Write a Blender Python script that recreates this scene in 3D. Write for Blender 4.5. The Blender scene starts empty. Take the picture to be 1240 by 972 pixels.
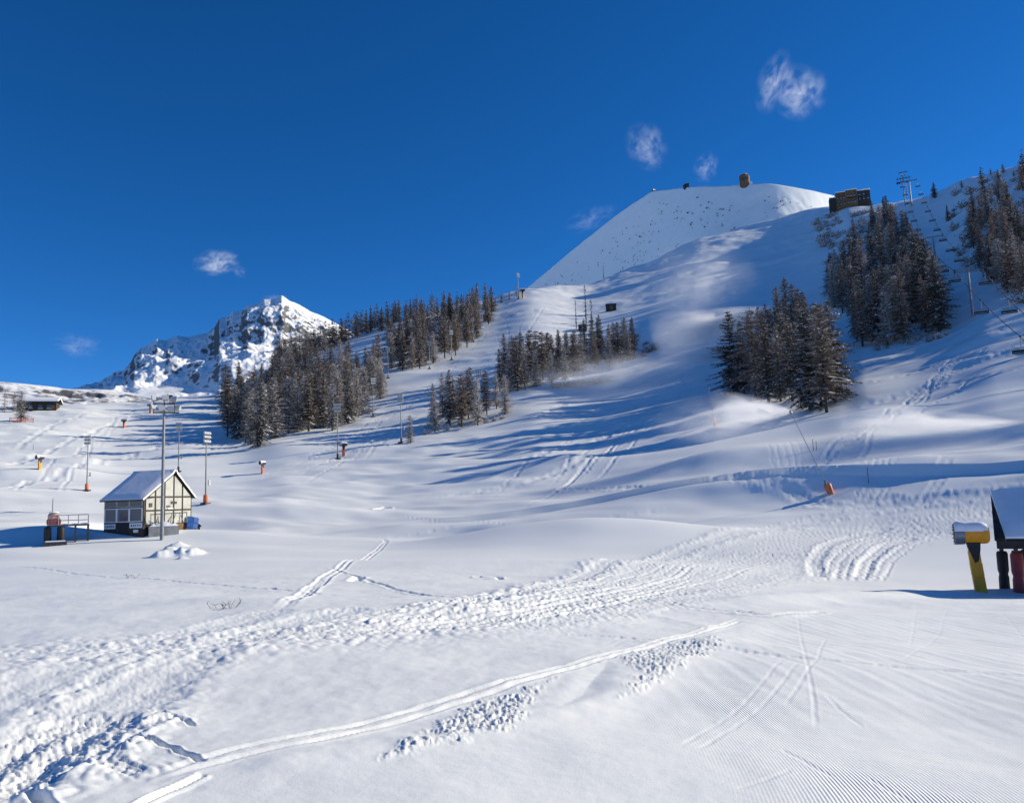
import bpy, math, random
import numpy as np
from mathutils import Matrix, Vector
R = math.radians
random.seed(7)
scn = bpy.context.scene
col = scn.collection
# ------------------------------------------------------------------ camera
PW, PH, F = 1240.0, 972.0, 973.0          # proportions of the picture and focal length in its pixels
CZ = 1.7
PITCH, ROLL = R(7.0), R(-2.0)
cam_d = bpy.data.cameras.new('camera')
cam = bpy.data.objects.new('camera', cam_d); col.objects.link(cam)
cam_d.sensor_fit = 'HORIZONTAL'; cam_d.sensor_width = 36.0
cam_d.lens = 36.0 * F / PW
cam_d.clip_start = 0.1; cam_d.clip_end = 40000
CM = Matrix.Rotation(R(90) + PITCH, 4, 'X') @ Matrix.Rotation(ROLL, 4, 'Z')
cam.matrix_world = Matrix.Translation((0, 0, CZ)) @ CM
scn.camera = cam
# ------------------------------------------------------------------ sky, sun, exposure
SUN_AZ, SUN_EL = R(73.0), R(22.5)         # azimuth from the view direction, to the right
w = bpy.data.worlds.new('World'); scn.world = w; w.use_nodes = True
nt = w.node_tree
bg = nt.nodes['Background']
sky = nt.nodes.new('ShaderNodeTexSky'); sky.sky_type = 'NISHITA'; sky.sun_disc = False
sky.sun_elevation = SUN_EL; sky.sun_rotation = SUN_AZ
sky.altitude = 2600; sky.air_density = 0.7; sky.dust_density = 0.0; sky.ozone_density = 5.0
hs = nt.nodes.new('ShaderNodeHueSaturation'); hs.inputs['Saturation'].default_value = 1.2; hs.inputs['Value'].default_value = 0.9
hs.inputs['Hue'].default_value = 0.503
nt.links.new(sky.outputs[0], hs.inputs['Color']); nt.links.new(hs.outputs[0], bg.inputs[0])
bg.inputs[1].default_value = 0.12
sun_d = bpy.data.lights.new('sun', 'SUN'); sun_d.energy = 4.0; sun_d.angle = R(0.53); sun_d.color = (1.0, 0.91, 0.73)
sun = bpy.data.objects.new('sun', sun_d); col.objects.link(sun)
sdir = Vector((math.sin(SUN_AZ) * math.cos(SUN_EL), math.cos(SUN_AZ) * math.cos(SUN_EL), math.sin(SUN_EL)))
sun.rotation_euler = sdir.to_track_quat('Z', 'Y').to_euler()
sun.location = (60, -20, 60)
vs = scn.view_settings
vs.view_transform = 'Standard'; vs.look = 'None'; vs.exposure = 0.52; vs.gamma = 1.0; vs.use_curve_mapping = False
scn.cycles.use_denoising = True
scn.cycles.max_bounces = 8; scn.cycles.diffuse_bounces = 3; scn.cycles.volume_bounces = 4
scn.cycles.volume_step_rate = 2.0; scn.cycles.volume_max_steps = 96
scn.cycles.transparent_max_bounces = 8

# ------------------------------------------------------------------ numeric helpers
CMn = np.array(CM.to_3x3())
def ray(u, v):
    """azimuth and tangent of elevation of a line of sight"""
    u = np.asarray(u, float); v = np.asarray(v, float)
    x = (u - PW / 2) / F; y = -(v - PH / 2) / F; z = -np.ones_like(x)
    d = np.stack([x, y, z], -1) @ CMn.T
    return np.arctan2(d[..., 0], d[..., 1]), d[..., 2] / np.hypot(d[..., 0], d[..., 1])
_rng = np.random.RandomState(3)
_P = _rng.permutation(4096); _G = _rng.rand(4096) * 2 * np.pi
_GX, _GY = np.cos(_G), np.sin(_G)
def noise(x, y, s=0):
    x = np.asarray(x, float); y = np.asarray(y, float)
    xi = np.floor(x).astype(np.int64); yi = np.floor(y).astype(np.int64)
    fx = x - xi; fy = y - yi
    def g(i, j, dx, dy):
        h = _P[(_P[(i + s * 131) & 4095] + j) & 4095]
        return _GX[h] * dx + _GY[h] * dy
    ux = fx * fx * fx * (fx * (fx * 6 - 15) + 10); uy = fy * fy * fy * (fy * (fy * 6 - 15) + 10)
    a = g(xi, yi, fx, fy); b = g(xi + 1, yi, fx - 1, fy); c = g(xi, yi + 1, fx, fy - 1); d = g(xi + 1, yi + 1, fx - 1, fy - 1)
    return ((a + (b - a) * ux) * (1 - uy) + (c + (d - c) * ux) * uy) * 1.5
def fbm(x, y, o=4, s=0, gain=0.5):
    t = 0; a = 1.0; f = 1.0
    for k in range(o):
        t = t + a * noise(x * f + 17.3 * k, y * f - 9.1 * k, s + k); a *= gain; f *= 2.03
    return t
def ridged(x, y, o=5, s=0):
    t = 0; a = 1.0; f = 1.0
    for k in range(o):
        t = t + a * (1 - 2 * np.abs(noise(x * f + 7.7 * k, y * f + 3.1 * k, s + k))); a *= 0.5; f *= 2.07
    return t
def sstep(a, b, x):
    t = np.clip((x - a) / (b - a), 0, 1); return t * t * (3 - 2 * t)
def smooth_interp(x, xs, ys):
    """monotone cubic through (xs, ys)"""
    xs = np.asarray(xs, float); ys = np.asarray(ys, float); o = np.argsort(xs); xs = xs[o]; ys = ys[o]
    h = np.diff(xs); m = np.diff(ys) / h
    t = np.zeros(len(xs)); t[0] = m[0]; t[-1] = m[-1]
    for i in range(1, len(xs) - 1):
        if m[i - 1] * m[i] > 0:
            w1 = 2 * h[i] + h[i - 1]; w2 = h[i] + 2 * h[i - 1]
            t[i] = (w1 + w2) / (w1 / m[i - 1] + w2 / m[i])
    x = np.clip(x, xs[0], xs[-1]); i = np.clip(np.searchsorted(xs, x) - 1, 0, len(xs) - 2)
    s = (x - xs[i]) / h[i]; s2 = s * s; s3 = s2 * s
    return (2*s3-3*s2+1)*ys[i] + (s3-2*s2+s)*h[i]*t[i] + (-2*s3+3*s2)*ys[i+1] + (s3-s2)*h[i]*t[i+1]

# ------------------------------------------------------------------ materials
def mat(name, color, rough=0.7, metal=0.0, noise_amt=0.0, noise_scale=5.0, bump=0.0, objrand=0.0, coords='Object', col2=None):
    m = bpy.data.materials.new(name); m.use_nodes = True
    n = m.node_tree.nodes; l = m.node_tree.links; b = n['Principled BSDF']
    b.inputs['Base Color'].default_value = (*color, 1); b.inputs['Roughness'].default_value = rough; b.inputs['Metallic'].default_value = metal
    last = None
    if noise_amt or bump or col2:
        tc = n.new('ShaderNodeTexCoord'); nz = n.new('ShaderNodeTexNoise')
        nz.inputs['Scale'].default_value = noise_scale; nz.inputs['Detail'].default_value = 5
        l.new(tc.outputs[coords], nz.inputs['Vector'])
        rp = n.new('ShaderNodeValToRGB')
        c2 = col2 if col2 else tuple(min(1, c * (1 + noise_amt)) for c in color)
        c1 = color if col2 else tuple(c * (1 - noise_amt) for c in color)
        rp.color_ramp.elements[0].position = 0.35; rp.color_ramp.elements[1].position = 0.65
        rp.color_ramp.elements[0].color = (*c1, 1); rp.color_ramp.elements[1].color = (*c2, 1)
        l.new(nz.outputs['Fac'], rp.inputs['Fac']); last = rp.outputs['Color']
        if bump:
            bp = n.new('ShaderNodeBump'); bp.inputs['Strength'].default_value = bump; bp.inputs['Distance'].default_value = 0.05
            l.new(nz.outputs['Fac'], bp.inputs['Height']); l.new(bp.outputs['Normal'], b.inputs['Normal'])
    if objrand:
        oi = n.new('ShaderNodeObjectInfo'); h = n.new('ShaderNodeHueSaturation')
        mr = n.new('ShaderNodeMapRange'); mr.inputs['To Min'].default_value = 1 - objrand; mr.inputs['To Max'].default_value = 1 + objrand
        l.new(oi.outputs['Random'], mr.inputs['Value']); l.new(mr.outputs[0], h.inputs['Value'])
        if last: l.new(last, h.inputs['Color'])
        else: h.inputs['Color'].default_value = (*color, 1)
        last = h.outputs['Color']
    if last: l.new(last, b.inputs['Base Color'])
    return m

def snow_ground_material():
    m = bpy.data.materials.new('snow_ground'); m.use_nodes = True
    n = m.node_tree.nodes; l = m.node_tree.links; b = n['Principled BSDF']
    b.inputs['Roughness'].default_value = 0.55; b.inputs['Specular IOR Level'].default_value = 0.25
    geo = n.new('ShaderNodeNewGeometry')
    nz = n.new('ShaderNodeTexNoise'); nz.inputs['Scale'].default_value = 0.15; nz.inputs['Detail'].default_value = 6
    l.new(geo.outputs['Position'], nz.inputs['Vector'])
    rp = n.new('ShaderNodeValToRGB')
    rp.color_ramp.elements[0].color = (0.85, 0.87, 0.86, 1); rp.color_ramp.elements[1].color = (0.90, 0.92, 0.905, 1)
    rp.color_ramp.elements[0].position = 0.3; rp.color_ramp.elements[1].position = 0.7
    l.new(nz.outputs['Fac'], rp.inputs['Fac']); l.new(rp.outputs['Color'], b.inputs['Base Color'])
    # corduroy left by the groomer: narrow ribs, then the broad passes
    ph = n.new('ShaderNodeAttribute'); ph.attribute_name = 'groom_phase'
    mk = n.new('ShaderNodeAttribute'); mk.attribute_name = 'groom_mask'
    mk2 = n.new('ShaderNodeAttribute'); mk2.attribute_name = 'groom_wide'
    def rib(period, mask, amp):
        a = n.new('ShaderNodeMath'); a.operation = 'MULTIPLY'; a.inputs[1].default_value = 2 * math.pi / period
        l.new(ph.outputs['Fac'], a.inputs[0])
        s = n.new('ShaderNodeMath'); s.operation = 'SINE'; l.new(a.outputs[0], s.inputs[0])
        q = n.new('ShaderNodeMath'); q.operation = 'MULTIPLY'; l.new(s.outputs[0], q.inputs[0]); l.new(mask.outputs['Fac'], q.inputs[1])
        k = n.new('ShaderNodeMath'); k.operation = 'MULTIPLY'; k.inputs[1].default_value = amp; l.new(q.outputs[0], k.inputs[0])
        return k
    r1 = rib(0.030, mk, 0.0022); r2 = rib(0.37, mk2, 0.0018); r3 = rib(0.23, mk2, 0.001)
    f1 = n.new('ShaderNodeTexNoise'); f1.inputs['Scale'].default_value = 9.0; f1.inputs['Detail'].default_value = 7; f1.inputs['Roughness'].default_value = 0.62
    l.new(geo.outputs['Position'], f1.inputs['Vector'])
    fk = n.new('ShaderNodeMath'); fk.operation = 'MULTIPLY'; fk.inputs[1].default_value = 0.005; l.new(f1.outputs['Fac'], fk.inputs[0])
    f2 = n.new('ShaderNodeTexNoise'); f2.inputs['Scale'].default_value = 46.0; f2.inputs['Detail'].default_value = 5; f2.inputs['Roughness'].default_value = 0.7
    l.new(geo.outputs['Position'], f2.inputs['Vector'])
    gk = n.new('ShaderNodeMath'); gk.operation = 'MULTIPLY_ADD'; gk.inputs[1].default_value = 0.0022; l.new(f2.outputs['Fac'], gk.inputs[0]); l.new(fk.outputs[0], gk.inputs[2])
    acc = gk
    for r_ in (r1, r2, r3):
        a = n.new('ShaderNodeMath'); a.operation = 'ADD'; l.new(acc.outputs[0], a.inputs[0]); l.new(r_.outputs[0], a.inputs[1]); acc = a
    bp = n.new('ShaderNodeBump'); bp.inputs['Strength'].default_value = 1.0; bp.inputs['Distance'].default_value = 1.0
    l.new(acc.outputs[0], bp.inputs['Height']); l.new(bp.outputs['Normal'], b.inputs['Normal'])
    return m

def rock_snow_material(name, thresh, scale, rock=(0.16, 0.15, 0.15), width=0.06, namt=0.35):
    m = bpy.data.materials.new(name); m.use_nodes = True
    n = m.node_tree.nodes; l = m.node_tree.links; b = n['Principled BSDF']; b.inputs['Roughness'].default_value = 0.8
    b.inputs['Specular IOR Level'].default_value = 0.15
    geo = n.new('ShaderNodeNewGeometry'); sx = n.new('ShaderNodeSeparateXYZ'); l.new(geo.outputs['Normal'], sx.inputs[0])
    nz = n.new('ShaderNodeTexNoise'); nz.inputs['Scale'].default_value = scale; nz.inputs['Detail'].default_value = 8; nz.inputs['Roughness'].default_value = 0.7
    l.new(geo.outputs['Position'], nz.inputs['Vector'])
    sc = n.new('ShaderNodeMath'); sc.operation = 'MULTIPLY_ADD'; sc.inputs[1].default_value = namt; sc.inputs[2].default_value = -namt / 2
    l.new(nz.outputs['Fac'], sc.inputs[0])
    ad = n.new('ShaderNodeMath'); ad.operation = 'ADD'; l.new(sx.outputs['Z'], ad.inputs[0]); l.new(sc.outputs[0], ad.inputs[1])
    mr = n.new('ShaderNodeMapRange'); mr.inputs['From Min'].default_value = thresh - width; mr.inputs['From Max'].default_value = thresh + width
    l.new(ad.outputs[0], mr.inputs['Value'])
    mx = n.new('ShaderNodeMixRGB'); mx.inputs[1].default_value = (*rock, 1); mx.inputs[2].default_value = (0.88, 0.89, 0.90, 1)
    l.new(mr.outputs[0], mx.inputs[0]); l.new(mx.outputs[0], b.inputs['Base Color'])
    return m

M = {}
M['snow_ground'] = snow_ground_material()
M['snow'] = mat('snow', (0.87, 0.88, 0.90), 0.6, noise_amt=0.04, noise_scale=2.0, bump=0.3)
M['larch'] = mat('larch_twigs', (0.20, 0.15, 0.112), 0.95, objrand=0.45)
M['larch_grey'] = mat('larch_twigs_frosted', (0.36, 0.315, 0.28), 0.95, objrand=0.3)
M['spruce'] = mat('spruce_needles', (0.085, 0.078, 0.062), 0.95, objrand=0.35)
M['shrub'] = mat('shrub_twigs', (0.22, 0.19, 0.165), 0.95, objrand=0.35)
M['bark'] = mat('bark', (0.075, 0.058, 0.045), 0.95, noise_amt=0.4, noise_scale=3.0)
M['steel'] = mat('galvanised_steel', (0.22, 0.23, 0.24), 0.5, metal=0.4, noise_amt=0.15, noise_scale=3)
M['dark_steel'] = mat('dark_steel', (0.05, 0.052, 0.058), 0.55, metal=0.4, noise_amt=0.2, noise_scale=3)
M['lamp_glass'] = mat('lamp_glass', (0.5, 0.52, 0.53), 0.2)
M['lamp_body'] = mat('lamp_body', (0.42, 0.43, 0.42), 0.5, metal=0.2)
M['yellow'] = mat('yellow_padding', (0.80, 0.36, 0.015), 0.55, noise_amt=0.15, noise_scale=2.5, bump=0.1)
M['yellow_near'] = mat('yellow_padding_near', (0.86, 0.34, 0.01), 0.5, noise_amt=0.12, noise_scale=2.0, bump=0.15)
M['orange'] = mat('orange_padding', (0.62, 0.17, 0.06), 0.6, noise_amt=0.2, noise_scale=2)
M['red'] = mat('red_padding', (0.30, 0.04, 0.045), 0.6, noise_amt=0.25, noise_scale=2)
M['black'] = mat('black_rubber', (0.012, 0.012, 0.014), 0.6, noise_amt=0.3, noise_scale=3)
M['gun_steel'] = mat('gun_ring_steel', (0.22, 0.24, 0.27), 0.4, metal=0.5)
M['timber'] = mat('dark_timber', (0.035, 0.028, 0.022), 0.8, noise_amt=0.35, noise_scale=3)
M['brown_wood'] = mat('brown_boards', (0.16, 0.085, 0.035), 0.8, noise_amt=0.45, noise_scale=0.8)
M['cream'] = mat('cream_panel', (0.43, 0.43, 0.39), 0.75, noise_amt=0.12, noise_scale=0.9)
M['glass'] = mat('window_glass', (0.06, 0.09, 0.13), 0.08)
M['white_paint'] = mat('white_paint', (0.72, 0.74, 0.76), 0.6, noise_amt=0.08, noise_scale=1.5)
M['concrete'] = mat('concrete', (0.36, 0.35, 0.33), 0.9, noise_amt=0.2, noise_scale=1.2, bump=0.2)
M['blue_mat'] = mat('blue_mat', (0.015, 0.10, 0.36), 0.6, noise_amt=0.15, noise_scale=2)
M['stone'] = mat('stone', (0.20, 0.17, 0.14), 0.9, noise_amt=0.4, noise_scale=0.8, bump=0.3)
M['dry_grass'] = mat('dry_stems', (0.10, 0.075, 0.045), 0.9)
M['sign_blue'] = mat('sign_blue', (0.05, 0.10, 0.22), 0.6)
M['pale_red'] = mat('weathered_red', (0.55, 0.36, 0.31), 0.6, noise_amt=0.25, noise_scale=2)
M['net'] = mat('safety_net', (0.55, 0.16, 0.11), 0.8)
M['peak'] = rock_snow_material('peak_rock_snow', 0.67, 0.035, namt=0.5, width=0.05)
M['ridge_rock'] = rock_snow_material('ridge_rock_snow', 0.90, 0.05, width=0.04, namt=0.6)

def tag(o, label=None, cat=None, group=None, kind=None):
    if label: o['label'] = label
    if cat: o['category'] = cat
    if group: o['group'] = group
    if kind: o['kind'] = kind
    return o
def mesh_np(name, V, Fq, material, smooth=True, parent=None, extra=None):
    me = bpy.data.meshes.new(name)
    V = np.ascontiguousarray(V, np.float32); Fq = np.ascontiguousarray(Fq, np.int32); k = Fq.shape[1]
    me.vertices.add(len(V)); me.vertices.foreach_set('co', V.ravel())
    me.loops.add(Fq.size); me.loops.foreach_set('vertex_index', Fq.ravel())
    me.polygons.add(len(Fq)); me.polygons.foreach_set('loop_start', np.arange(0, Fq.size, k, dtype=np.int32))
    me.polygons.foreach_set('use_smooth', np.full(len(Fq), smooth, bool))
    if extra:
        for an, arr in extra.items():
            a = me.attributes.new(an, 'FLOAT', 'POINT'); a.data.foreach_set('value', np.ascontiguousarray(arr, np.float32).ravel())
    me.update(calc_edges=True); me.materials.append(material)
    o = bpy.data.objects.new(name, me); col.objects.link(o)
    if parent: o.parent = parent
    return o
def grid_faces(na, nr, wrap=False):
    i = np.arange(na if wrap else na - 1)[:, None]; j = np.arange(nr - 1)[None, :]
    a = i * nr + j; b = ((i + 1) % na) * nr + j
    return np.stack([a, b, b + 1, a + 1], -1).reshape(-1, 4)

# ------------------------------------------------------------------ terrain: slopes seen from the piste
def cols(us, v=600.0): return ray(us, np.full(len(us), v))[0]
RU = [0, 75, 150, 220, 262, 300, 350, 400, 450, 500, 550, 600, 640, 700, 760, 850, 950, 1000, 1030, 1090, 1130, 1180, 1240, 1330]
RV = [492, 492, 488, 482, 478, 462, 437, 418, 398, 382, 371, 360, 350, 345, 326, 289, 262, 250, 250, 245, 235, 212, 198, 190]
RD = [400, 400, 430, 440, 460, 520, 560, 600, 640, 670, 690, 700, 700, 760, 820, 900, 950, 900, 800, 760, 720, 680, 640, 600]
_a, _t = ray(np.array(RU, float), np.array(RV, float))
rid_az = np.concatenate([np.radians([-180, -90, -60, -45]), _a, np.radians([45, 52, 62, 75, 95, 130, 180])])
rid_t = np.concatenate([[0.03, 0.06, 0.09, 0.11], _t, [0.28, 0.20, 0.13, 0.08, 0.06, 0.03, 0.03]])
rid_d = np.concatenate([[500, 450, 420, 400], RD, [560, 520, 480, 450, 420, 450, 500]])
VU = [0, 150, 300, 450, 600, 750, 900, 1050, 1240]
VV = [652, 650, 641, 637, 626, 614, 603, 594, 578]
_a2, _t2 = ray(np.array(VU, float), np.array(VV, float))
v_az = np.concatenate([np.radians([-180, -90, -50]), _a2, np.radians([45, 60, 90, 180])])
v_t = np.concatenate([[-0.06, -0.05, -0.04], _t2, [0.03, 0.01, -0.02, -0.06]])
s_az = np.concatenate([np.radians([-180, -60]), cols(np.array([0, 300, 620, 900, 1180.])), np.radians([60, 180])])
s_v = np.array([0.03, 0.03, 0.03, 0.035, 0.05, 0.066, 0.076, 0.06, 0.03])

def base_height(az, d):
    """az, d broadcastable arrays"""
    Tr = smooth_interp(az, rid_az, rid_t); Dr = np.exp(smooth_interp(az, rid_az, np.log(rid_d)))
    T1 = smooth_interp(az, v_az, v_t); s = smooth_interp(az, s_az, s_v)
    b = (Tr - T1) / np.log(Dr / 100.0)
    x = np.log(d / Dr); e = 0.05
    hump = np.sqrt(x * x + e * e) - e
    T = Tr - b * hump * np.where(x > 0, 3.0, 1.0)
    z_far = CZ + d * T
    z_near = -s * d
    d0, d1 = 42.0, 100.0
    z0 = -s * d0; m0 = -s; z1 = CZ + d1 * T1; m1 = T1 + b
    q = np.clip((d - d0) / (d1 - d0), 0, 1); h = d1 - d0
    mid = (2*q**3-3*q**2+1)*z0 + (q**3-2*q**2+q)*h*m0 + (-2*q**3+3*q**2)*z1 + (q**3-q**2)*h*m1
    z = np.where(d < d0, z_near, np.where(d < d1, mid, z_far))
    lim = sstep(1300, 3000, d)
    return z * (1 - lim) + (-120.0) * lim
AZF0, AZF1, NF = R(-37.5), R(39.5), 960
az_f = np.linspace(AZF0, AZF1, NF)
az_l = R(-180) + (AZF0 - R(-180)) * (1 - (1 - np.linspace(0, 1, 70, endpoint=False)) ** 1.8)
az_r = AZF1 + (R(180) - AZF1) * np.linspace(0, 1, 71)[1:-1] ** 1.8
AZ = np.concatenate([az_l, az_f, az_r]); NA = len(AZ)
rr = [0.5, 1.0, 1.6, 2.3, 3.0, 3.6, 4.1]
while rr[-1] < 1300: rr.append(rr[-1] + min(rr[-1] ** 2 / 1250.0, 0.0072 * rr[-1]))
while rr[-1] < 9000: rr.append(rr[-1] * 1.12)
RR = np.array(rr); NR = len(RR)
GA, GR = AZ[:, None], RR[None, :]
H = base_height(GA, GR) + 0 * GA
X = np.sin(GA) * GR; Y = np.cos(GA) * GR

def col_height(az, arr):
    i = np.clip(np.searchsorted(AZ, az) - 1, 0, NA - 2); f = (az - AZ[i]) / (AZ[i + 1] - AZ[i])
    return arr[i] * (1 - f) + arr[i + 1] * f
def hit(u, v, arr=None):
    """where a line of sight first meets the ground"""
    arr = H if arr is None else arr
    az, t = ray(float(u), float(v)); az = float(az); t = float(t)
    h = col_height(az, arr); g = h - (CZ + RR * t)
    k = np.where((g[:-1] < 0) & (g[1:] >= 0) & (RR[:-1] > 2))[0]
    if len(k) == 0: return None
    k = k[0]; f = -g[k] / (g[k + 1] - g[k]); d = RR[k] + f * (RR[k + 1] - RR[k])
    return (math.sin(az) * d, math.cos(az) * d, CZ + t * d)
def ground(x, y, arr=None):
    arr = H if arr is None else arr
    az = math.atan2(x, y); d = math.hypot(x, y)
    h = col_height(az, arr); return float(np.interp(d, RR, h))
def pl(pts, n=None, arr=None):
    """line on the ground through sight lines, smoothed"""
    p = np.array([q for q in (hit(a, b, arr) for a, b in pts) if q is not None])[:, :2]
    if n:
        t = np.concatenate([[0], np.cumsum(np.hypot(*np.diff(p, axis=0).T))]); tt = np.linspace(0, t[-1], n)
        # Catmull-like smoothing
        p = np.stack([np.interp(tt, t, p[:, 0]), np.interp(tt, t, p[:, 1])], -1)
        for _ in range(3): p[1:-1] = (p[:-2] + 2 * p[1:-1] + p[2:]) / 4
    return p
H0 = H.copy()
def dist_line(p, pad):
    """signed distance to a polyline and length along it, only near it"""
    x0, y0 = p.min(0) - pad; x1, y1 = p.max(0) + pad
    m = (X > x0) & (X < x1) & (Y > y0) & (Y < y1)
    idx = np.nonzero(m); x = X[idx]; y = Y[idx]
    best = np.full(len(x), 1e9); sg = np.zeros(len(x)); al = np.zeros(len(x)); L = 0.0
    for k in range(len(p) - 1):
        a = p[k]; dv = p[k + 1] - a; ln = math.hypot(*dv)
        if ln < 1e-6: continue
        t = np.clip(((x - a[0]) * dv[0] + (y - a[1]) * dv[1]) / ln ** 2, 0, 1)
        dx = x - a[0] - t * dv[0]; dy = y - a[1] - t * dv[1]; dd = np.hypot(dx, dy)
        c = dd < best; best = np.where(c, dd, best); sg = np.where(c, np.sign(dv[0] * dy - dv[1] * dx), sg); al = np.where(c, L + t * ln, al); L += ln
    return idx, x, y, best * sg, al, L
def in_poly(p, pad=0):
    x0, y0 = p.min(0); x1, y1 = p.max(0)
    m = (X > x0) & (X < x1) & (Y > y0) & (Y < y1); idx = np.nonzero(m); x = X[idx]; y = Y[idx]
    ins = np.zeros(len(x), bool); j = len(p) - 1
    de = np.full(len(x), 1e9)
    for i in range(len(p)):
        xi, yi = p[i]; xj, yj = p[j]
        c = ((yi > y) != (yj > y)) & (x < (xj - xi) * (y - yi) / (yj - yi + 1e-12) + xi); ins ^= c
        dv = p[j] - p[i]; ln2 = dv @ dv + 1e-9; t = np.clip(((x - xi) * dv[0] + (y - yi) * dv[1]) / ln2, 0, 1)
        de = np.minimum(de, np.hypot(x - xi - t * dv[0], y - yi - t * dv[1])); j = i
    return idx, x, y, np.where(ins, de, 0.0)

# --- broad drifts and whalebacks
mid = sstep(45, 90, GR) * (1 - 0.5 * sstep(400, 700, GR))
wx, wy = X * 0.97 - Y * 0.24, X * 0.24 + Y * 0.97
H += mid * 1.0 * fbm(wx / 75, wy / 30, 3, 1)
H += sstep(60, 120, GR) * 0.55 * fbm(wx / 22 + 4, wy / 9, 3, 9) * sstep(-0.1, 0.3, noise(X / 90, Y / 60, 33) + 0.15)
near = 1 - sstep(35, 60, GR)
H += near * sstep(4, 9, GR) * 0.10 * fbm(X / 11, Y / 7, 3, 14) + 0.022 * near * fbm(X / 2.2, Y / 2.6, 3, 20)
# wind-packed terraces on the far left slope
u_left = 1 - sstep(R(-17), R(-9), GA)
H += u_left * sstep(105, 150, GR) * 0.75 * (1 - np.abs(noise(X / 70 + 0.3 * noise(X / 30, Y / 30, 50), GR / 13, 41)) * 2.2)
H += u_left * sstep(105, 150, GR) * 0.22 * noise(X / 20, GR / 5, 45)
# ridged rises across the middle slopes
H += sstep(120, 170, GR) * (1 - sstep(600, 800, GR)) * (1 - u_left) * 0.6 * fbm((wx + 0.35 * wy) / 90, (wy - 0.5 * wx) / 16, 3, 61)
H += sstep(75, 120, GR) * (1 - sstep(350, 500, GR)) * 0.13 * fbm((wx + 0.2 * wy) / 9, (wy - 0.3 * wx) / 5, 2, 66) * sstep(-0.2, 0.3, noise(X / 50, Y / 50, 67))
H += sstep(500, 700, GR) * 2.2 * fbm(X / 60, Y / 60, 4, 70)
# mounds of made snow: sight line to centre, radii across / along, height
for (u, v, ra, rb, hh) in [(640, 655, 9, 6, 1.3), (760, 650, 10, 5, 1.5), (700, 690, 12, 5, .6), (830, 610, 14, 6, 1.4), (905, 560, 16, 8, 2.2), (690, 560, 5, 4, 1.3), (560, 640, 10, 5, .9),
                           (480, 640, 6, 4, .6), (330, 610, 5, 3, .9), (940, 600, 8, 4, .8), (1100, 575, 14, 6, 1.0), (300, 655, 22, 4, .8), (60, 655, 16, 4, .9), (150, 690, 18, 5, .4), (1010, 520, 22, 8, 2.0),
                           (250, 620, 9, 5, .7), (1180, 500, 20, 9, 1.6)]:
    q = hit(u, v, H0)
    if q is None: continue
    x, y = X - q[0], Y - q[1]; H += hh * np.exp(-(x / ra) ** 2 - (y / rb) ** 2)

# --- groomed run at the lower right: its edge bank, ribs and passes
edge = pl([(60, 985), (180, 946), (330, 922), (480, 905), (600, 885), (680, 858), (760, 826), (830, 800), (880, 770), (850, 752), (760, 740), (900, 728), (1000, 722), (1100, 722), (1190, 722), (1260, 728)], 60, H0)
idx, x, y, sd, al, L = dist_line(edge, 3.0)
rough = 0.5 + 0.5 * noise(x / 0.5, y / 0.5, 80)
H[idx] += 0.035 * np.exp(-(sd / 0.3) ** 2) * rough
run = np.array([q[:2] for q in (hit(a, b, H0) for a, b in [(180, 946), (330, 922), (480, 905), (600, 885), (680, 858), (760, 826), (830, 800), (880, 780), (900, 752), (1000, 735), (1190, 735)])] + [(42, 22), (30, 2), (-2, 1.2)])
idx, x, y, inside = in_poly(run)
groom = np.zeros_like(H); groom[idx] = sstep(0, 0.8, inside)
lane = sstep(1.3, 2.8, X + 0.12 * (Y - 5) + 0.3 * noise(X / 2, Y / 2, 92))
curve = np.where(Y < 9, -0.028 * (9 - Y) ** 2, 0.0) - 0.0035 * np.clip(Y - 9, 0, None) ** 2 + 0.02 * noise(X / 1.5, Y / 3, 91)
phase = X - curve
patch = 0.35 + 0.65 * sstep(-0.15, 0.25, noise(X / 1.4, Y / 2.2, 95))
g_mask = groom * lane * patch * (1 - sstep(8, 15, GR)) * sstep(3, 4, GR)
g_wide = groom * (1 - sstep(30, 55, GR)) * sstep(7, 12, GR) * sstep(-0.5, 2.5, X)
H -= groom * 0.03

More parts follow.
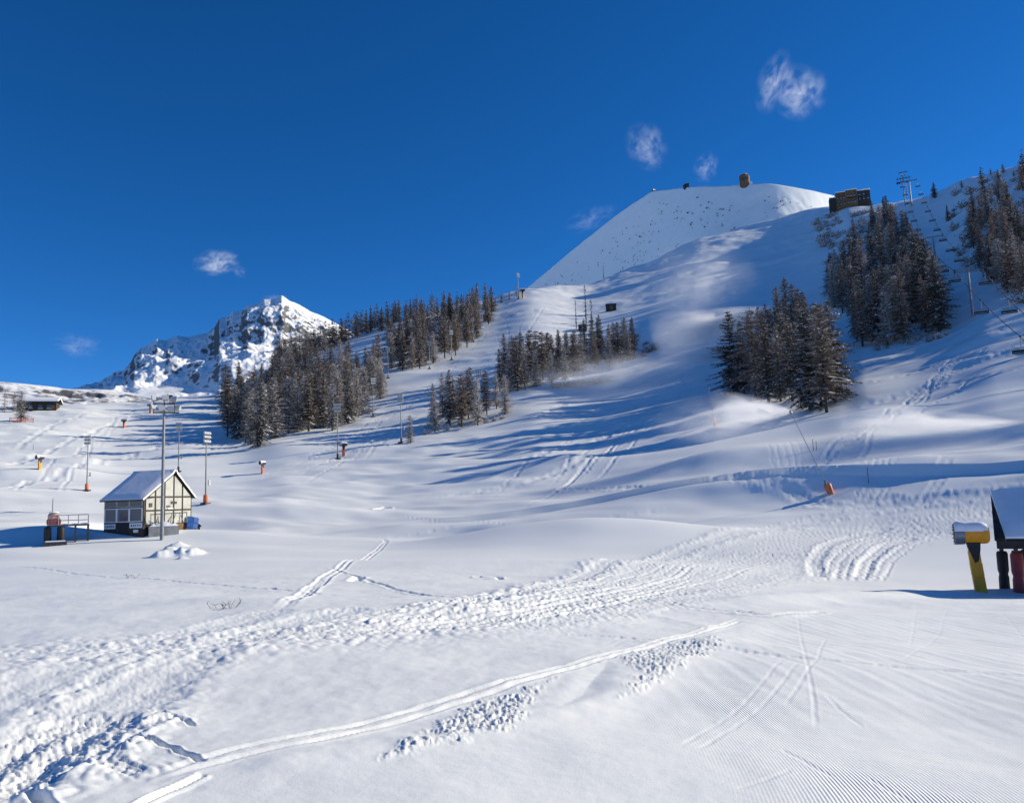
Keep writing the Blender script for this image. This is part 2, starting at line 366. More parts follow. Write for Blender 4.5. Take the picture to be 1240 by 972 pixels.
# --- churned machine tracks
def lumps(x, y, sc, seed):
    return 0.55 * ridged(x / (sc * 0.9), y / (sc * 0.9), 3, seed) - 0.5 + 0.55 * fbm(x / (sc * 0.45), y / (sc * 0.45), 2, seed + 3)
def churn_line(pts, width, amp, scale, n=50, sharp=1.0, sink=0.0, seed=100, bank=0.0, taper=None):
    global H
    p = pl(pts, n, H0); wmax = max(width) if hasattr(width, '__len__') else width
    idx, x, y, sd, al, L = dist_line(p, wmax * 1.5 + 1)
    wv = np.interp(al / L, np.linspace(0, 1, len(width)), width) if hasattr(width, '__len__') else width
    wv = wv * (1 + 0.25 * noise(x / (wmax * 0.8), y / (wmax * 0.8), seed + 7))
    m = 1 - sstep(0.75, 1.05, np.abs(sd) / wv)
    dd_ = np.hypot(x, y); bank = bank * 0.45; scale = scale * 0.5
    w1 = sstep(10, 18, dd_); w2 = sstep(28, 50, dd_)
    w3 = sstep(55, 85, dd_)
    nz = (1 - w1) * 0.30 * lumps(x, y, 0.10, seed) + w1 * (1 - w2) * 0.50 * lumps(x, y, 0.2, seed + 1) + w2 * (1 - w3) * 0.6 * lumps(x, y, 0.45, seed + 2) + w3 * 0.75 * lumps(x, y, 1.3, seed + 4)
    amp = amp * 0.6
    nz = np.sign(nz) * np.abs(nz) ** sharp
    tr = np.cos(sd / wv * math.pi * 3.0) * 0.35
    H[idx] += m * (amp * nz - sink + amp * 0.5 * tr)
    if bank:
        H[idx] += bank * np.exp(-((np.abs(sd) - wv) / (0.25 * wmax + 0.15)) ** 2) * (0.4 + 0.6 * np.abs(noise(x / (scale * 1.2), y / (scale * 1.2), seed + 11)) * 2)
# main band rising to the right behind the groomed run
churn_line([(-60, 800), (60, 790), (200, 777), (400, 766), (520, 756), (640, 742), (760, 722), (850, 703), (950, 680)], [1.1, 1.1, 1.3, 1.6, 2.2, 3.0, 4.0, 4.5], 0.065, 0.45, 70, 1.0, 0.03, 100, 0.10)
churn_line([(640, 755), (760, 735), (860, 716), (960, 690), (1040, 660), (1120, 640), (1250, 618)], [1.0, 1.8, 3.0, 4.5, 5.5], 0.06, 0.5, 60, 1.0, 0.0, 120, 0.0)
churn_line([(540, 737), (640, 716), (740, 690), (830, 668), (900, 645), (1000, 622), (1120, 606), (1250, 596)], [0.6, 0.8, 1.0, 1.4, 1.6, 1.8], 0.09, 0.8, 60, 1.0, 0.0, 140, 0.20)
churn_line([(1000, 660), (1080, 640), (1160, 620), (1250, 602)], [5, 7, 8], 0.05, 0.7, 40, 1.0, 0.0, 150, 0.0)
churn_line([(680, 588), (760, 590), (850, 596), (950, 604), (1010, 612), (1080, 606)], [0.9, 1.3, 1.2, 1.2], 0.13, 1.1, 50, 1.0, 0.05, 160, 0.15)
churn_line([(990, 700), (985, 680), (1000, 660), (1030, 645), (1070, 635)], [0.5, 0.6, 0.8], 0.10, 0.5, 40, 1.0, 0.06, 171, 0.14)
churn_line([(1045, 700), (1050, 680), (1070, 660), (1100, 648)], [0.5, 0.6, 0.8], 0.10, 0.5, 40, 1.0, 0.06, 172, 0.14)
# left branch towards the corner, deepest at the end
churn_line([(420, 742), (330, 757), (250, 780), (180, 815), (110, 862), (40, 910), (-40, 960)], [0.5, 0.6, 0.7, 0.75, 0.7, 0.65], 0.05, 0.32, 80, 1.0, 0.03, 200, 0.05)
churn_line([(330, 742), (220, 765), (120, 800), (40, 832), (-50, 870)], [0.5, 0.6, 0.7, 0.6], 0.04, 0.32, 60, 1.0, 0.02, 210, 0.04)
churn_line([(110, 870), (60, 895), (20, 925), (-20, 960)], [0.5, 0.6, 0.6, 0.5], 0.13, 0.30, 50, 1.0, 0.03, 220, 0.06)
churn_line([(160, 935), (120, 925), (150, 890), (200, 868)], [0.10, 0.15, 0.12], 0.07, 0.22, 50, 1.0, 0.02, 230, 0.06)
# cut lines with dark lips
def groove(pts, width, depth, lip, n=50, seed=300, wob=0.0):
    p = pl(pts, n, H0); idx, x, y, sd, al, L = dist_line(p, width * 5 + 0.5)
    end = sstep(0, 0.06, al / L) * (1 - sstep(0.94, 1, al / L))
    k = (1 + 0.5 * noise(al / 0.8, al * 0 + seed, seed)) * end
    sd = sd + wob * noise(al / (3 * width + 0.2), al * 0 + 3, seed + 1)
    H[idx] += k * (-depth * np.exp(-(sd / width) ** 4) + lip * np.exp(-((np.abs(sd) - 1.5 * width) / (0.6 * width)) ** 2))
groove([(190, 858), (235, 875)], 0.03, 0.035, 0.01, 20, 301, 0.05)
groove([(160, 890), (205, 905), (245, 925)], 0.03, 0.04, 0.01, 30, 302, 0.05)
groove([(250, 940), (200, 960), (150, 985)], 0.035, 0.03, 0.02, 30, 303)
groove([(30, 955), (60, 985)], 0.05, 0.08, 0.02, 20, 304)
groove([(575, 699), (608, 700)], 0.45, 0.35, 0.10, 20, 311)
groove([(428, 703), (436, 699)], 0.22, 0.12, 0.02, 12, 312)
groove([(455, 612), (470, 608)], 0.6, 0.4, 0.2, 12, 313)
# twin skidoo tracks crossing to the chunky patch
for off in (0, 11):
    groove([(150, 955 + off * .7), (250, 917 + off), (330, 899 + off), (400, 884 + off), (470, 866 + off), (520, 850 + off), (570, 836 + off * .8), (640, 818 + off * .6), (740, 792 + off * .5), (830, 766 + off * .4), (900, 745 + off * .3)], 0.05, 0.020, 0.014, 90, 240 + off, 0.02)
# winding single track up to the hut
for off in (0, 7):
    groove([(335 + off, 742), (360 + off, 720), (400 + off, 694), (440 + off * .8, 676), (462 + off * .6, 664), (468 + off * .3, 657), (450, 654 - off * .1), (410, 653), (340, 651), (290, 646)], 0.13, 0.045, 0.025, 80, 260 + off, 0.05)
# fans of tracks running up from the lance
for k in range(5):
    groove([(928 + 9 * k, 550 - k), (940 + 9 * k, 575), (955 + 10 * k, 592), (975 + 10 * k, 602)], 0.12 + .05 * (k % 2), 0.03, 0.01, 30, 320 + k, 0.5)
for k in range(5):
    groove([(1052 + 7 * k, 556), (1056 + 8 * k, 575), (1052 + 8 * k, 592), (1030 + 9 * k, 608)], 0.12 + .05 * (k % 2), 0.03, 0.01, 30, 330 + k, 0.5)
for k in range(3):
    groove([(1145 + 5 * k, 570), (1135 + 5 * k, 590), (1110 + 5 * k, 612)], 0.25, 0.04, 0.025, 30, 336 + k)
groove([(1000, 592), (1060, 578), (1130, 562), (1250, 545)], 0.30, 0.08, 0.05, 60, 340)
groove([(820, 735), (930, 745), (1000, 742)], 0.12, 0.06, 0.05, 40, 345)
# chunky ploughed patch, with a smooth scraped pan in it
chunk = np.array([q[:2] for q in (hit(a, b, H0) for a, b in [(482, 903), (530, 872), (585, 843), (660, 825), (740, 800), (800, 785), (872, 772), (880, 785), (850, 803), (800, 826), (770, 838), (735, 842), (760, 815), (735, 800), (700, 808), (672, 835), (655, 866), (600, 882), (540, 894)])])
cc = chunk.mean(0); chunk = cc + (chunk - cc) * np.array([1.12, 1.2])
idx, x, y, ins = in_poly(chunk); m = sstep(0.0, 0.30, ins + 0.22 * noise(x / 0.3, y / 0.3, 410)) * sstep(0, .1, ins)
nz = lumps(x, y, 0.10, 400)
H[idx] += m * (0.032 * nz + 0.014)
pan = np.array([q[:2] for q in (hit(a, b, H0) for a, b in [(738, 800), (755, 812), (735, 842), (690, 856), (662, 862), (676, 836), (702, 810)])])
idx, x, y, ins = in_poly(pan); H[idx] -= 0.03 * sstep(0, 0.4, ins)
# drag line of a machine across the groomed run, ski marks
churn_line([(862, 783), (930, 793), (1010, 802), (1090, 810), (1170, 816), (1250, 820)], 0.16, 0.035, 0.16, 60, 1.0, 0.02, 420, 0.01)
churn_line([(640, 765), (720, 768), (790, 775), (862, 783)], 0.12, 0.03, 0.2, 40, 1.0, 0.02, 425, 0.02)
for k, p in enumerate([[(1000, 765), (990, 800), (955, 845), (950, 852)], [(965, 740), (972, 780), (985, 840), (988, 880)], [(1000, 840), (1020, 857), (1045, 873)], [(945, 900), (975, 918), (1008, 938)],
                       [(1050, 940), (1075, 955), (1110, 972)], [(890, 950), (930, 940), (958, 928)], [(1148, 735), (1138, 760), (1115, 785), (1088, 803)], [(1130, 838), (1160, 850), (1185, 858)],
                       [(1180, 725), (1215, 745), (1250, 775)], [(1110, 735), (1105, 760), (1100, 780)], [(700, 790), (760, 768), (810, 750)], [(655, 815), (720, 790), (770, 768)], [(820, 900), (900, 850), (950, 800)], [(840, 905), (925, 850), (968, 805)]]):
    groove(p, 0.026, 0.0035, 0.0015, 40, 440 + k, 0.012)
# long ski and machine lines along the band and over the open snow
for k in range(9):
    o = k * 4.5 - 18
    groove([(150, 790 + o * .5), (300, 772 + o * .6), (460, 758 + o * .7), (620, 738 + o), (740, 714 + o), (840, 690 + o), (930, 664 + o), (1040, 640 + o * .8), (1150, 622 + o * .7)], 0.06 + .03 * (k % 3), 0.03, 0.02, 90, 600 + k, 0.12)
for k in range(7):
    o = k * 7
    groove([(1000 + o * 1.6, 705), (1005 + o * 1.8, 680), (1030 + o * 1.9, 655), (1085 + o * 2, 630), (1180 + o, 606)], 0.10 + .04 * (k % 2), 0.035, 0.02, 50, 620 + k, 0.2)
for k, p in enumerate([[(0, 600), (60, 580), (130, 560), (230, 530)], [(0, 625), (80, 610), (200, 585)], [(0, 570), (50, 548), (120, 520), (170, 500)], [(20, 540), (70, 515), (110, 500)], [(300, 640), (420, 652), (560, 640)], [(480, 620), (640, 640), (820, 620)],
                       [(500, 600), (640, 580), (760, 545), (860, 520)], [(620, 560), (700, 535), (800, 500), (900, 470)], [(640, 510), (720, 480), (800, 455)], [(1040, 470), (1130, 445), (1240, 425)], [(1040, 495), (1130, 470), (1240, 452)], [(1030, 450), (1100, 430), (1240, 398)],
                       [(0, 690), (150, 700), (330, 712), (520, 728)], [(400, 690), (480, 712), (560, 726)], [(640, 470), (700, 455), (760, 440)], [(560, 470), (600, 440), (640, 400), (660, 370)]]):
    fr = p[0][1] > 600
    groove(p, 0.12 if fr else 0.8, 0.03 if fr else 0.13, 0.015 if fr else 0.07, 60, 640 + k, 0.1 if fr else 0.8)
# ski lines down the pistes
rs = random.Random(31)
for (path, n_, sp) in [([(645, 355), (615, 420), (540, 490), (430, 550), (280, 625)], 9, 45), ([(890, 310), (850, 400), (790, 480), (690, 560), (590, 640)], 10, 60), ([(1235, 400), (1140, 462), (1060, 530), (980, 590)], 7, 40), ([(160, 492), (90, 545), (20, 615)], 6, 45), ([(480, 425), (440, 440), (415, 436)], 2, 10)]:
    for k in range(n_):
        o1, o2 = rs.uniform(-sp, sp), rs.uniform(-sp, sp); a_ = rs.randint(0, 1); ph_ = rs.random() * 6
        pts = []
        for i in range(len(path) - 1):
            for j in range(5):
                t = j / 5; u = path[i][0] + (path[i + 1][0] - path[i][0]) * t; v = path[i][1] + (path[i + 1][1] - path[i][1]) * t; g = (i + t) / (len(path) - 1)
                pts.append((u + o1 * (1 - g) + o2 * g + 7 * math.sin(g * 26 + ph_), v + .1 * o1))
        lo = rs.randint(0, 4); pts = pts[lo:len(pts) - rs.randint(0, 5)]
        pts = [q_ for q_ in pts if hit(q_[0], q_[1], H0) is not None]
        if len(pts) > 4: groove(pts, 0.34, 0.07, 0.035, 60, 700 + k, 0.2)
# lip behind which the bank drops to the lower piste
lip = pl([(800, 734), (900, 729), (1000, 724), (1100, 720), (1200, 718), (1290, 716)], 40, H0)
idx, x, y, sd, al, L = dist_line(lip, 8)
H[idx] += 0.22 * np.exp(-(sd / 1.1) ** 2) * sstep(0, 0.25, al / L)
# thrown heap below the hut, low heaps round it
for (u, v, r, hh) in [(196, 674, .8, .6), (206, 668, .7, .45), (228, 672, 1.0, .7), (238, 670, .7, .5), (216, 664, .8, .5), (211, 673, .5, .35), (221, 676, .4, .3), (186, 645, 1.5, .4), (225, 640, 2.2, .25), (250, 634, 2.5, .6), (262, 640, 2, .5)]:
    q = hit(u, v, H0); x, y = X - q[0], Y - q[1]; e = np.hypot(x, y) / r
    H += hh * np.exp(-e ** 4) * (0.75 + 0.35 * noise(X / 0.5, Y / 0.5, 470))
# level stand for the hut
q = hit(180, 649, H0); e = np.hypot(X - q[0] - 1.0, Y - q[1] - 3.0); k = 1 - sstep(7, 12, e); H = H * (1 - k) + k * (q[2] - 0.1 + 0.03 * (Y - q[1]))
# fine crust everywhere it can be resolved
H += 0.006 * near * fbm(X / 0.35, Y / 0.35, 3, 480) * (1 - 0.6 * groom)

V = np.stack([X, Y, H], -1).reshape(-1, 3)
Fq = grid_faces(NA, NR, wrap=True)[:, ::-1]
gnd = mesh_np('snow_ground', V, Fq, M['snow_ground'], True, None,
              {'groom_phase': phase, 'groom_mask': g_mask, 'groom_wide': g_wide})
tag(gnd, 'snow covered ski slopes with groomed run and churned machine tracks', None, None, 'structure')

# ------------------------------------------------------------------ farther hills
def far_hill(name, us, vs, dr, d_front, v_front, d_back, material, disp, label, na=260, nr=120, jag=0.0, drop=0.25):
    us = np.array(us, float); a, t = ray(us, np.array(vs, float)); a0, _ = ray(us[0], 480.); a1, _ = ray(us[-1], 480.)
    az = np.linspace(a.min(), a.max(), na)[:, None]
    Tr = np.interp(az, a, t) if jag else smooth_interp(az, a, t)
    dr = dr(az) if callable(dr) else dr; d_front = d_front(az) if callable(d_front) else d_front
    _, tf = ray(620., float(v_front))
    s = np.linspace(0, 1, nr)[None, :]
    k = 0.72
    q = np.clip(s / k, 0, 1); b = np.clip((s - k) / (1 - k), 0, 1)
    d = d_front + (dr - d_front) * q + (d_back - dr) * b
    T = tf + (Tr - tf) * (q ** 1.0); z = CZ + d * T
    z = z - b * (d_back - dr) * drop - b ** 2 * 0.4 * (d_back - dr)
    x, y = np.sin(az) * d, np.cos(az) * d
    z = z + disp(x, y, q * np.ones_like(x), az * np.ones_like(x), d * np.ones_like(x)) * (1 - 0.85 * sstep(0.85, 1, q))
    V = np.stack([x + 0 * z, y + 0 * z, z], -1).reshape(-1, 3)
    o = mesh_np(name, V, grid_faces(na, nr)[:, ::-1], material, True)
    return tag(o, label, None, None, 'structure'), (x, y, z)
def dome_disp(x, y, q, az, d): return 6 * fbm(x / 90, y / 90, 4, 500) * q + 1.2 * fbm(x / 14, y / 14, 3, 505) * q
_c0 = float(ray(925., 300.)[0])
def dome_d(az): return 1030 + 7500 * np.minimum(az - _c0, 0) ** 2 + 9000 * np.maximum(az - _c0, 0) ** 2
dome, dome_g = far_hill('hill', [600, 645, 675, 700, 725, 750, 775, 792, 830, 870, 900, 930, 960, 1000, 1040, 1090, 1130],
    [385, 343, 318, 297, 277, 258, 241, 232, 227, 225, 223, 222, 226, 234, 246, 270, 300], dome_d, lambda az: dome_d(az) - 135, 390, 1900, M['snow_ground'], dome_disp, 'rounded snowy hilltop with scattered dwarf shrubs behind the pistes', 300, 150)
def peak_disp(x, y, q, az, d):
    k = q * (1 - q) * 4 * 0.8 + 0.25 * q
    spur = -np.abs(az - (R(-19.0) + (1 - q) * R(4.2))) / R(3.0)
    spur = np.exp(-spur ** 2 * 1.2) * 30 * sstep(0.05, 0.45, q) * (1 - sstep(0.55, 0.95, q))
    return k * (50 * (ridged(x / 560, y / 560, 3, 520) - 0.9) + 10 * fbm(x / 110, y / 110, 4, 525)) + spur + 11 * q * ridged(x / 120, y / 170, 5, 527) + 7 * q * ridged(x / 45, y / 60, 3, 529)
peak, _ = far_hill('mountain', [40, 85, 118, 128, 140, 150, 158, 163, 172, 180, 190, 200, 215, 228, 240, 252, 260, 266, 274, 282, 292, 300, 312, 320, 333, 341, 350, 362, 375, 388, 400, 430, 470, 520],
    [486, 480, 468, 461, 453, 450, 440, 430, 421, 418, 411, 413, 407, 409, 406, 404, 397, 386, 385, 378, 377, 370, 368, 363, 362, 358, 364, 369, 377, 382, 388, 405, 425, 450], 3600, 2300, 500, 5200, M['peak'], peak_disp, 'far rocky snow covered peak beyond the larch wood', 520, 300, 1.0)
def lr_disp(x, y, q, az, d): return q * (5 * (ridged(x / 90, y / 60, 4, 540) - 0.9) + 1.6 * fbm(x / 14, y / 14, 4, 545))
lridge, _ = far_hill('rocky_ridge', [-260, -120, -40, 0, 30, 60, 90, 120, 150, 180, 205, 225, 260, 320], [470, 462, 462, 462, 465, 468, 471, 471, 474, 478, 480, 482, 488, 500], 900, 640, 505, 1200, M['ridge_rock'], lr_disp, 'low rocky snow ridge behind the snow roofed cabin', 300, 110)

# ------------------------------------------------------------------ mesh building helpers
class MB:
    def __init__(s): s.v = []; s.f = []; s.m = []; s.mi = 0
    def add(s, vs, fs, xf=None):
        o = len(s.v)
        for p in vs:
            p = Vector(p)
            if xf is not None: p = xf @ p
            s.v.append(tuple(p))
        for f in fs: s.f.append(tuple(i + o for i in f)); s.m.append(s.mi)
        return s
    def box(s, c, d, xf=None):
        x, y, z = c; a, b, h = d[0] / 2, d[1] / 2, d[2] / 2
        vs = [(x + i * a, y + j * b, z + k * h) for i in (-1, 1) for j in (-1, 1) for k in (-1, 1)]
        return s.add(vs, [(0, 1, 3, 2), (4, 6, 7, 5), (0, 4, 5, 1), (2, 3, 7, 6), (0, 2, 6, 4), (1, 5, 7, 3)], xf)
    def tube(s, p, q, r0, r1=None, n=8, caps=True):
        r1 = r0 if r1 is None else r1
        p = Vector(p); q = Vector(q); ax = (q - p).normalized()
        a = ax.orthogonal().normalized(); b = ax.cross(a)
        vs = [p + (a * math.cos(t) + b * math.sin(t)) * r0 for t in [2 * math.pi * i / n for i in range(n)]]
        vs += [q + (a * math.cos(t) + b * math.sin(t)) * r1 for t in [2 * math.pi * i / n for i in range(n)]]
        fs = [(i, (i + 1) % n, n + (i + 1) % n, n + i) for i in range(n)]
        if caps: fs += [tuple(range(n - 1, -1, -1)), tuple(range(n, 2 * n))]
        return s.add(vs, fs)
    def lathe(s, p, axis, prof, n=20):
        """profile of (distance along axis, radius) turned about an axis"""
        p = Vector(p); ax = Vector(axis).normalized(); a = ax.orthogonal().normalized(); b = ax.cross(a); vs = []; fs = []
        for (t, r) in prof:
            for i in range(n):
                g = 2 * math.pi * i / n; vs.append(p + ax * t + (a * math.cos(g) + b * math.sin(g)) * r)
        for k in range(len(prof) - 1):
            for i in range(n): fs.append((k * n + i, k * n + (i + 1) % n, (k + 1) * n + (i + 1) % n, (k + 1) * n + i))
        fs += [tuple(range(n - 1, -1, -1)), tuple(range((len(prof) - 1) * n, len(prof) * n))]
        return s.add(vs, fs)
    def prism(s, poly, ext):
        """closed polygon (3D points, in a plane) pushed along ext"""
        n = len(poly); e = Vector(ext); vs = [Vector(p) for p in poly] + [Vector(p) + e for p in poly]
        return s.add(vs, [tuple(range(n)), tuple(range(2 * n - 1, n - 1, -1))] + [(i, n + i, n + (i + 1) % n, (i + 1) % n) for i in range(n)])
    def path(s, pts, r, n=6):
        for a, b in zip(pts[:-1], pts[1:]): s.tube(a, b, r, r, n)
        return s
    def build(s, name, mats, parent=None, smooth=False, bevel=0.0):
        me = bpy.data.meshes.new(name); me.from_pydata(s.v, [], s.f); me.update()
        mats = mats if isinstance(mats, (list, tuple)) else [mats]
        for m in mats: me.materials.append(m)
        if len(mats) > 1: me.polygons.foreach_set('material_index', s.m)
        import bmesh
        bm = bmesh.new(); bm.from_mesh(me); bmesh.ops.recalc_face_normals(bm, faces=bm.faces)
        if bevel: bmesh.ops.bevel(bm, geom=list(bm.edges), offset=bevel, segments=2, affect='EDGES', clamp_overlap=True)
        bm.to_mesh(me); bm.free()
        if smooth: me.shade_smooth(); me.set_sharp_from_angle(angle=R(35))
        o = bpy.data.objects.new(name, me); col.objects.link(o)
        if parent: o.parent = parent
        return o
def empty(name, loc=(0, 0, 0), rz=0.0, sc=1.0):
    o = bpy.data.objects.new(name, None); col.objects.link(o); o.empty_display_size = 0.5
    o.location = loc; o.rotation_euler = (0, 0, rz); o.scale = (sc, sc, sc); return o
def copy_tree(o, parent=None, swap=None):
    c = o.copy(); col.objects.link(c); c.parent = parent
    for ch in o.children: copy_tree(ch, c)
    return c
def facing(p): return -math.atan2(p[0], p[1])     # turn so that local +Y points away from the piste's viewer
def px(p): return (p[1] * math.cos(PITCH) + (p[2] - CZ) * math.sin(PITCH)) / F  # metres per picture pixel at a point
def site(u, v):
    q = hit(u, v)
    if q is None:
        for k in range(1, 40):
            q = hit(u, v + k)
            if q: break
    return q

# ------------------------------------------------------------------ trees
def make_crown(seed, rmax, levels, per, bottom, power, dense, snow_p, lean_down, tw=0.095):
    """crown of a conifer of unit height x 15 m: whorls of drooping boughs made of many small twig faces"""
    rg = random.Random(seed); H_ = 15.0
    V_, F_, MI = [], [], []
    def tri(a, b, c, m): 
        k = len(V_); V_.extend([a, b, c]); F_.append((k, k + 1, k + 2)); MI.append(m)
    def quad(a, b, c, d, m):
        k = len(V_); V_.extend([a, b, c, d]); F_.append((k, k + 1, k + 2, k + 3)); MI.append(m)
    up = Vector((0, 0, 1))
    side_bias = [0.6 + 0.7 * rg.random() for _ in range(7)]; wav = [rg.uniform(.72, 1.25) for _ in range(9)]
    for i in range(levels):
        t = (i + rg.random() * 0.8) / levels
        z = H_ * (bottom + (0.985 - bottom) * t)
        Rz = rmax * ((1 - t) ** power) * (0.75 if t < 0.08 else 1.0) + 0.12
        nb = max(3, int(per * (0.55 + 0.45 * (1 - t)) + rg.random()))
        a0 = rg.random() * 6.28
        for j in range(nb):
            az = a0 + 6.283 * j / nb + rg.uniform(-.35, .35)
            if rg.random() > dense: continue
            L = Rz * rg.uniform(0.45, 1.25) * wav[int(t * 8.99)] * side_bias[int((az % 6.283) / 6.284 * 7)]
            d = Vector((math.cos(az), math.sin(az), 0)); sd = Vector((-d.y, d.x, 0))
            rise = 0.45 * t - lean_down * (1 - t) + rg.uniform(-.15, .15)
            n = max(3, int(L / 0.34)); prev = Vector((0, 0, z)); pts = [prev]
            for k in range(1, n + 1):
                q = k / n
                p = Vector((0, 0, z)) + d * (L * q) + up * (L * (rise * q - 0.22 * q * q + 0.12 * q ** 4)) + sd * (L * 0.06 * rg.uniform(-1, 1))
                pts.append(p)
            sn = rg.random() < snow_p
            for k in range(n):
                a, b = pts[k], pts[k + 1]; wd = 0.05 * (1 - k / n) + 0.02
                quad(a - up * wd, a + up * wd, b + up * wd * .7, b - up * wd * .7, 0)
                q = (k + 0.5) / n; tl = (0.30 + 0.55 * (1 - q)) * min(1.1, 0.4 + L * 0.3) * (0.5 if k == 0 else 1)
                for sg in (-1, 1):
                    for _ in range(3):
                        c = a.lerp(b, rg.random()); e = c + sd * (sg * tl * rg.uniform(.5, 1.1)) + d * (tl * rg.uniform(.0, .7)) + up * (tl * rg.uniform(-.55, .18))
                        wv = Vector((rg.uniform(-1, 1), rg.uniform(-1, 1), rg.uniform(-.6, 1))).normalized() * (tw * rg.uniform(.5, 1.3))
                        tri(c - wv, c + wv, e, 1 if rg.random() < snow_p * 0.22 else 0)
                if sn and q > 0.25 and rg.random() < 0.75:
                    w2 = 0.12 + 0.22 * rg.random(); o = up * (wd + 0.05)
                    quad(a + o - sd * w2, a + o * 1.3 + sd * w2, b + o + sd * w2 * .8, b + o * .8 - sd * w2 * .8, 1)
    for _ in range(4):
        e = Vector((rg.uniform(-.1, .1), rg.uniform(-.1, .1), H_ * 1.0)); tri(Vector((-.05, 0, H_ * .955)), Vector((.05, .03, H_ * .955)), e, 0)
    return V_, F_, MI
def mesh_of(name, V_, F_, MI, mats):
    me = bpy.data.meshes.new(name); me.from_pydata([tuple(v) for v in V_], [], F_)
    for m in mats: me.materials.append(m)
    me.polygons.foreach_set('material_index', MI); me.update(); return me
def make_trunk(seed, r=0.22):
    rg = random.Random(seed); b = MB(); p = Vector((0, 0, -0.8)); n = 6
    for k in range(n):
        q = Vector((rg.uniform(-.05, .05), rg.uniform(-.05, .05), 15.0 * (k + 1) / n)); b.tube(p, q, r * (1 - k / n) + .02, r * (1 - (k + 1) / n) + .02, 6, False); p = q
    for k in range(7):          # dead stubs of limbs low on the stem
        a = rg.random() * 6.28; z = rg.uniform(1.0, 4.5); L = rg.uniform(.5, 1.2)
        b.tube((0, 0, z), (math.cos(a) * L, math.sin(a) * L, z + rg.uniform(-.2, .3)), .035, .01, 4, False)
    return b
KINDS = {}
for nm, mt_, specs in [
    ('larch', 'larch', [(11, 3.3, 36, 9, .14, .6, .92, .36, .15), (12, 2.8, 38, 9, .11, .65, .9, .4, .2), (13, 3.6, 34, 9, .16, .55, .9, .34, .1), (14, 2.9, 40, 8, .09, .7, .92, .4, .2)]),
    ('frosted', 'larch_grey', [(21, 3.2, 36, 9, .07, .55, .9, .6, .15), (22, 2.8, 38, 8, .10, .6, .88, .65, .15), (23, 3.6, 34, 9, .05, .5, .9, .6, .1)]),
    ('spruce', 'spruce', [(31, 3.2, 40, 9, .06, .75, .95, .45, .35), (32, 2.8, 42, 9, .05, .8, .95, .5, .4), (33, 3.6, 38, 9, .07, .7, .93, .4, .3)]),
    ('narrow', 'spruce', [(41, .9, 30, 5, .10, .5, .62, .5, .3), (42, .8, 28, 4, .15, .45, .55, .6, .3)])]:
    KINDS[nm] = []
    for sp in specs:
        crown = mesh_of('crown', *make_crown(*sp), [M[mt_], M['snow']])
        tb = make_trunk(sp[0]); me = bpy.data.meshes.new('trunk'); me.from_pydata(tb.v, [], tb.f); me.materials.append(M['bark']); me.shade_smooth(); me.update()
        KINDS[nm].append((crown, me))
TREE_NAME = {'larch': 'larch_tree', 'frosted': 'larch_tree', 'spruce': 'spruce_tree', 'narrow': 'spruce_tree'}
LARCH = []
def plant(p, h, kind, label, group, cat='tree', rg=random, sx=1.0):
    crown, trunk = rg.choice(KINDS[kind])
    r = empty(TREE_NAME[kind], (p[0], p[1], p[2] - 0.15), rg.random() * 6.28)
    s = h / 15.0; r.scale = (s * sx, s * sx, s)
    for nm, me in (('crown', crown), ('trunk', trunk)):
        o = bpy.data.objects.new(nm, me); col.objects.link(o); o.parent = r
    tag(r, label, cat, group)
    if TREE_NAME[kind] == 'larch_tree': LARCH.append((h / math.hypot(p[0], p[1]), r, kind, group))
    return r
def poly_points(poly, n, seed, mind):
    """n scattered sight lines inside a polygon, kept apart on the picture by mind"""
    rg = random.Random(seed); us = [a for a, _ in poly]; vs_ = [b for _, b in poly]; out = []; tries = 0
    while len(out) < n and tries < n * 400:
        tries += 1; u = rg.uniform(min(us), max(us)); v = rg.uniform(min(vs_), max(vs_)); ins = False; j = len(poly) - 1
        for i in range(len(poly)):
            if (poly[i][1] > v) != (poly[j][1] > v) and u < (poly[j][0] - poly[i][0]) * (v - poly[i][1]) / (poly[j][1] - poly[i][1]) + poly[i][0]: ins = not ins
            j = i
        if ins and all((u - a) ** 2 + ((v - b) * 1.6) ** 2 > mind ** 2 for a, b in out): out.append((u, v))
        if tries % (n * 60) == 0: mind *= 0.85
    return out
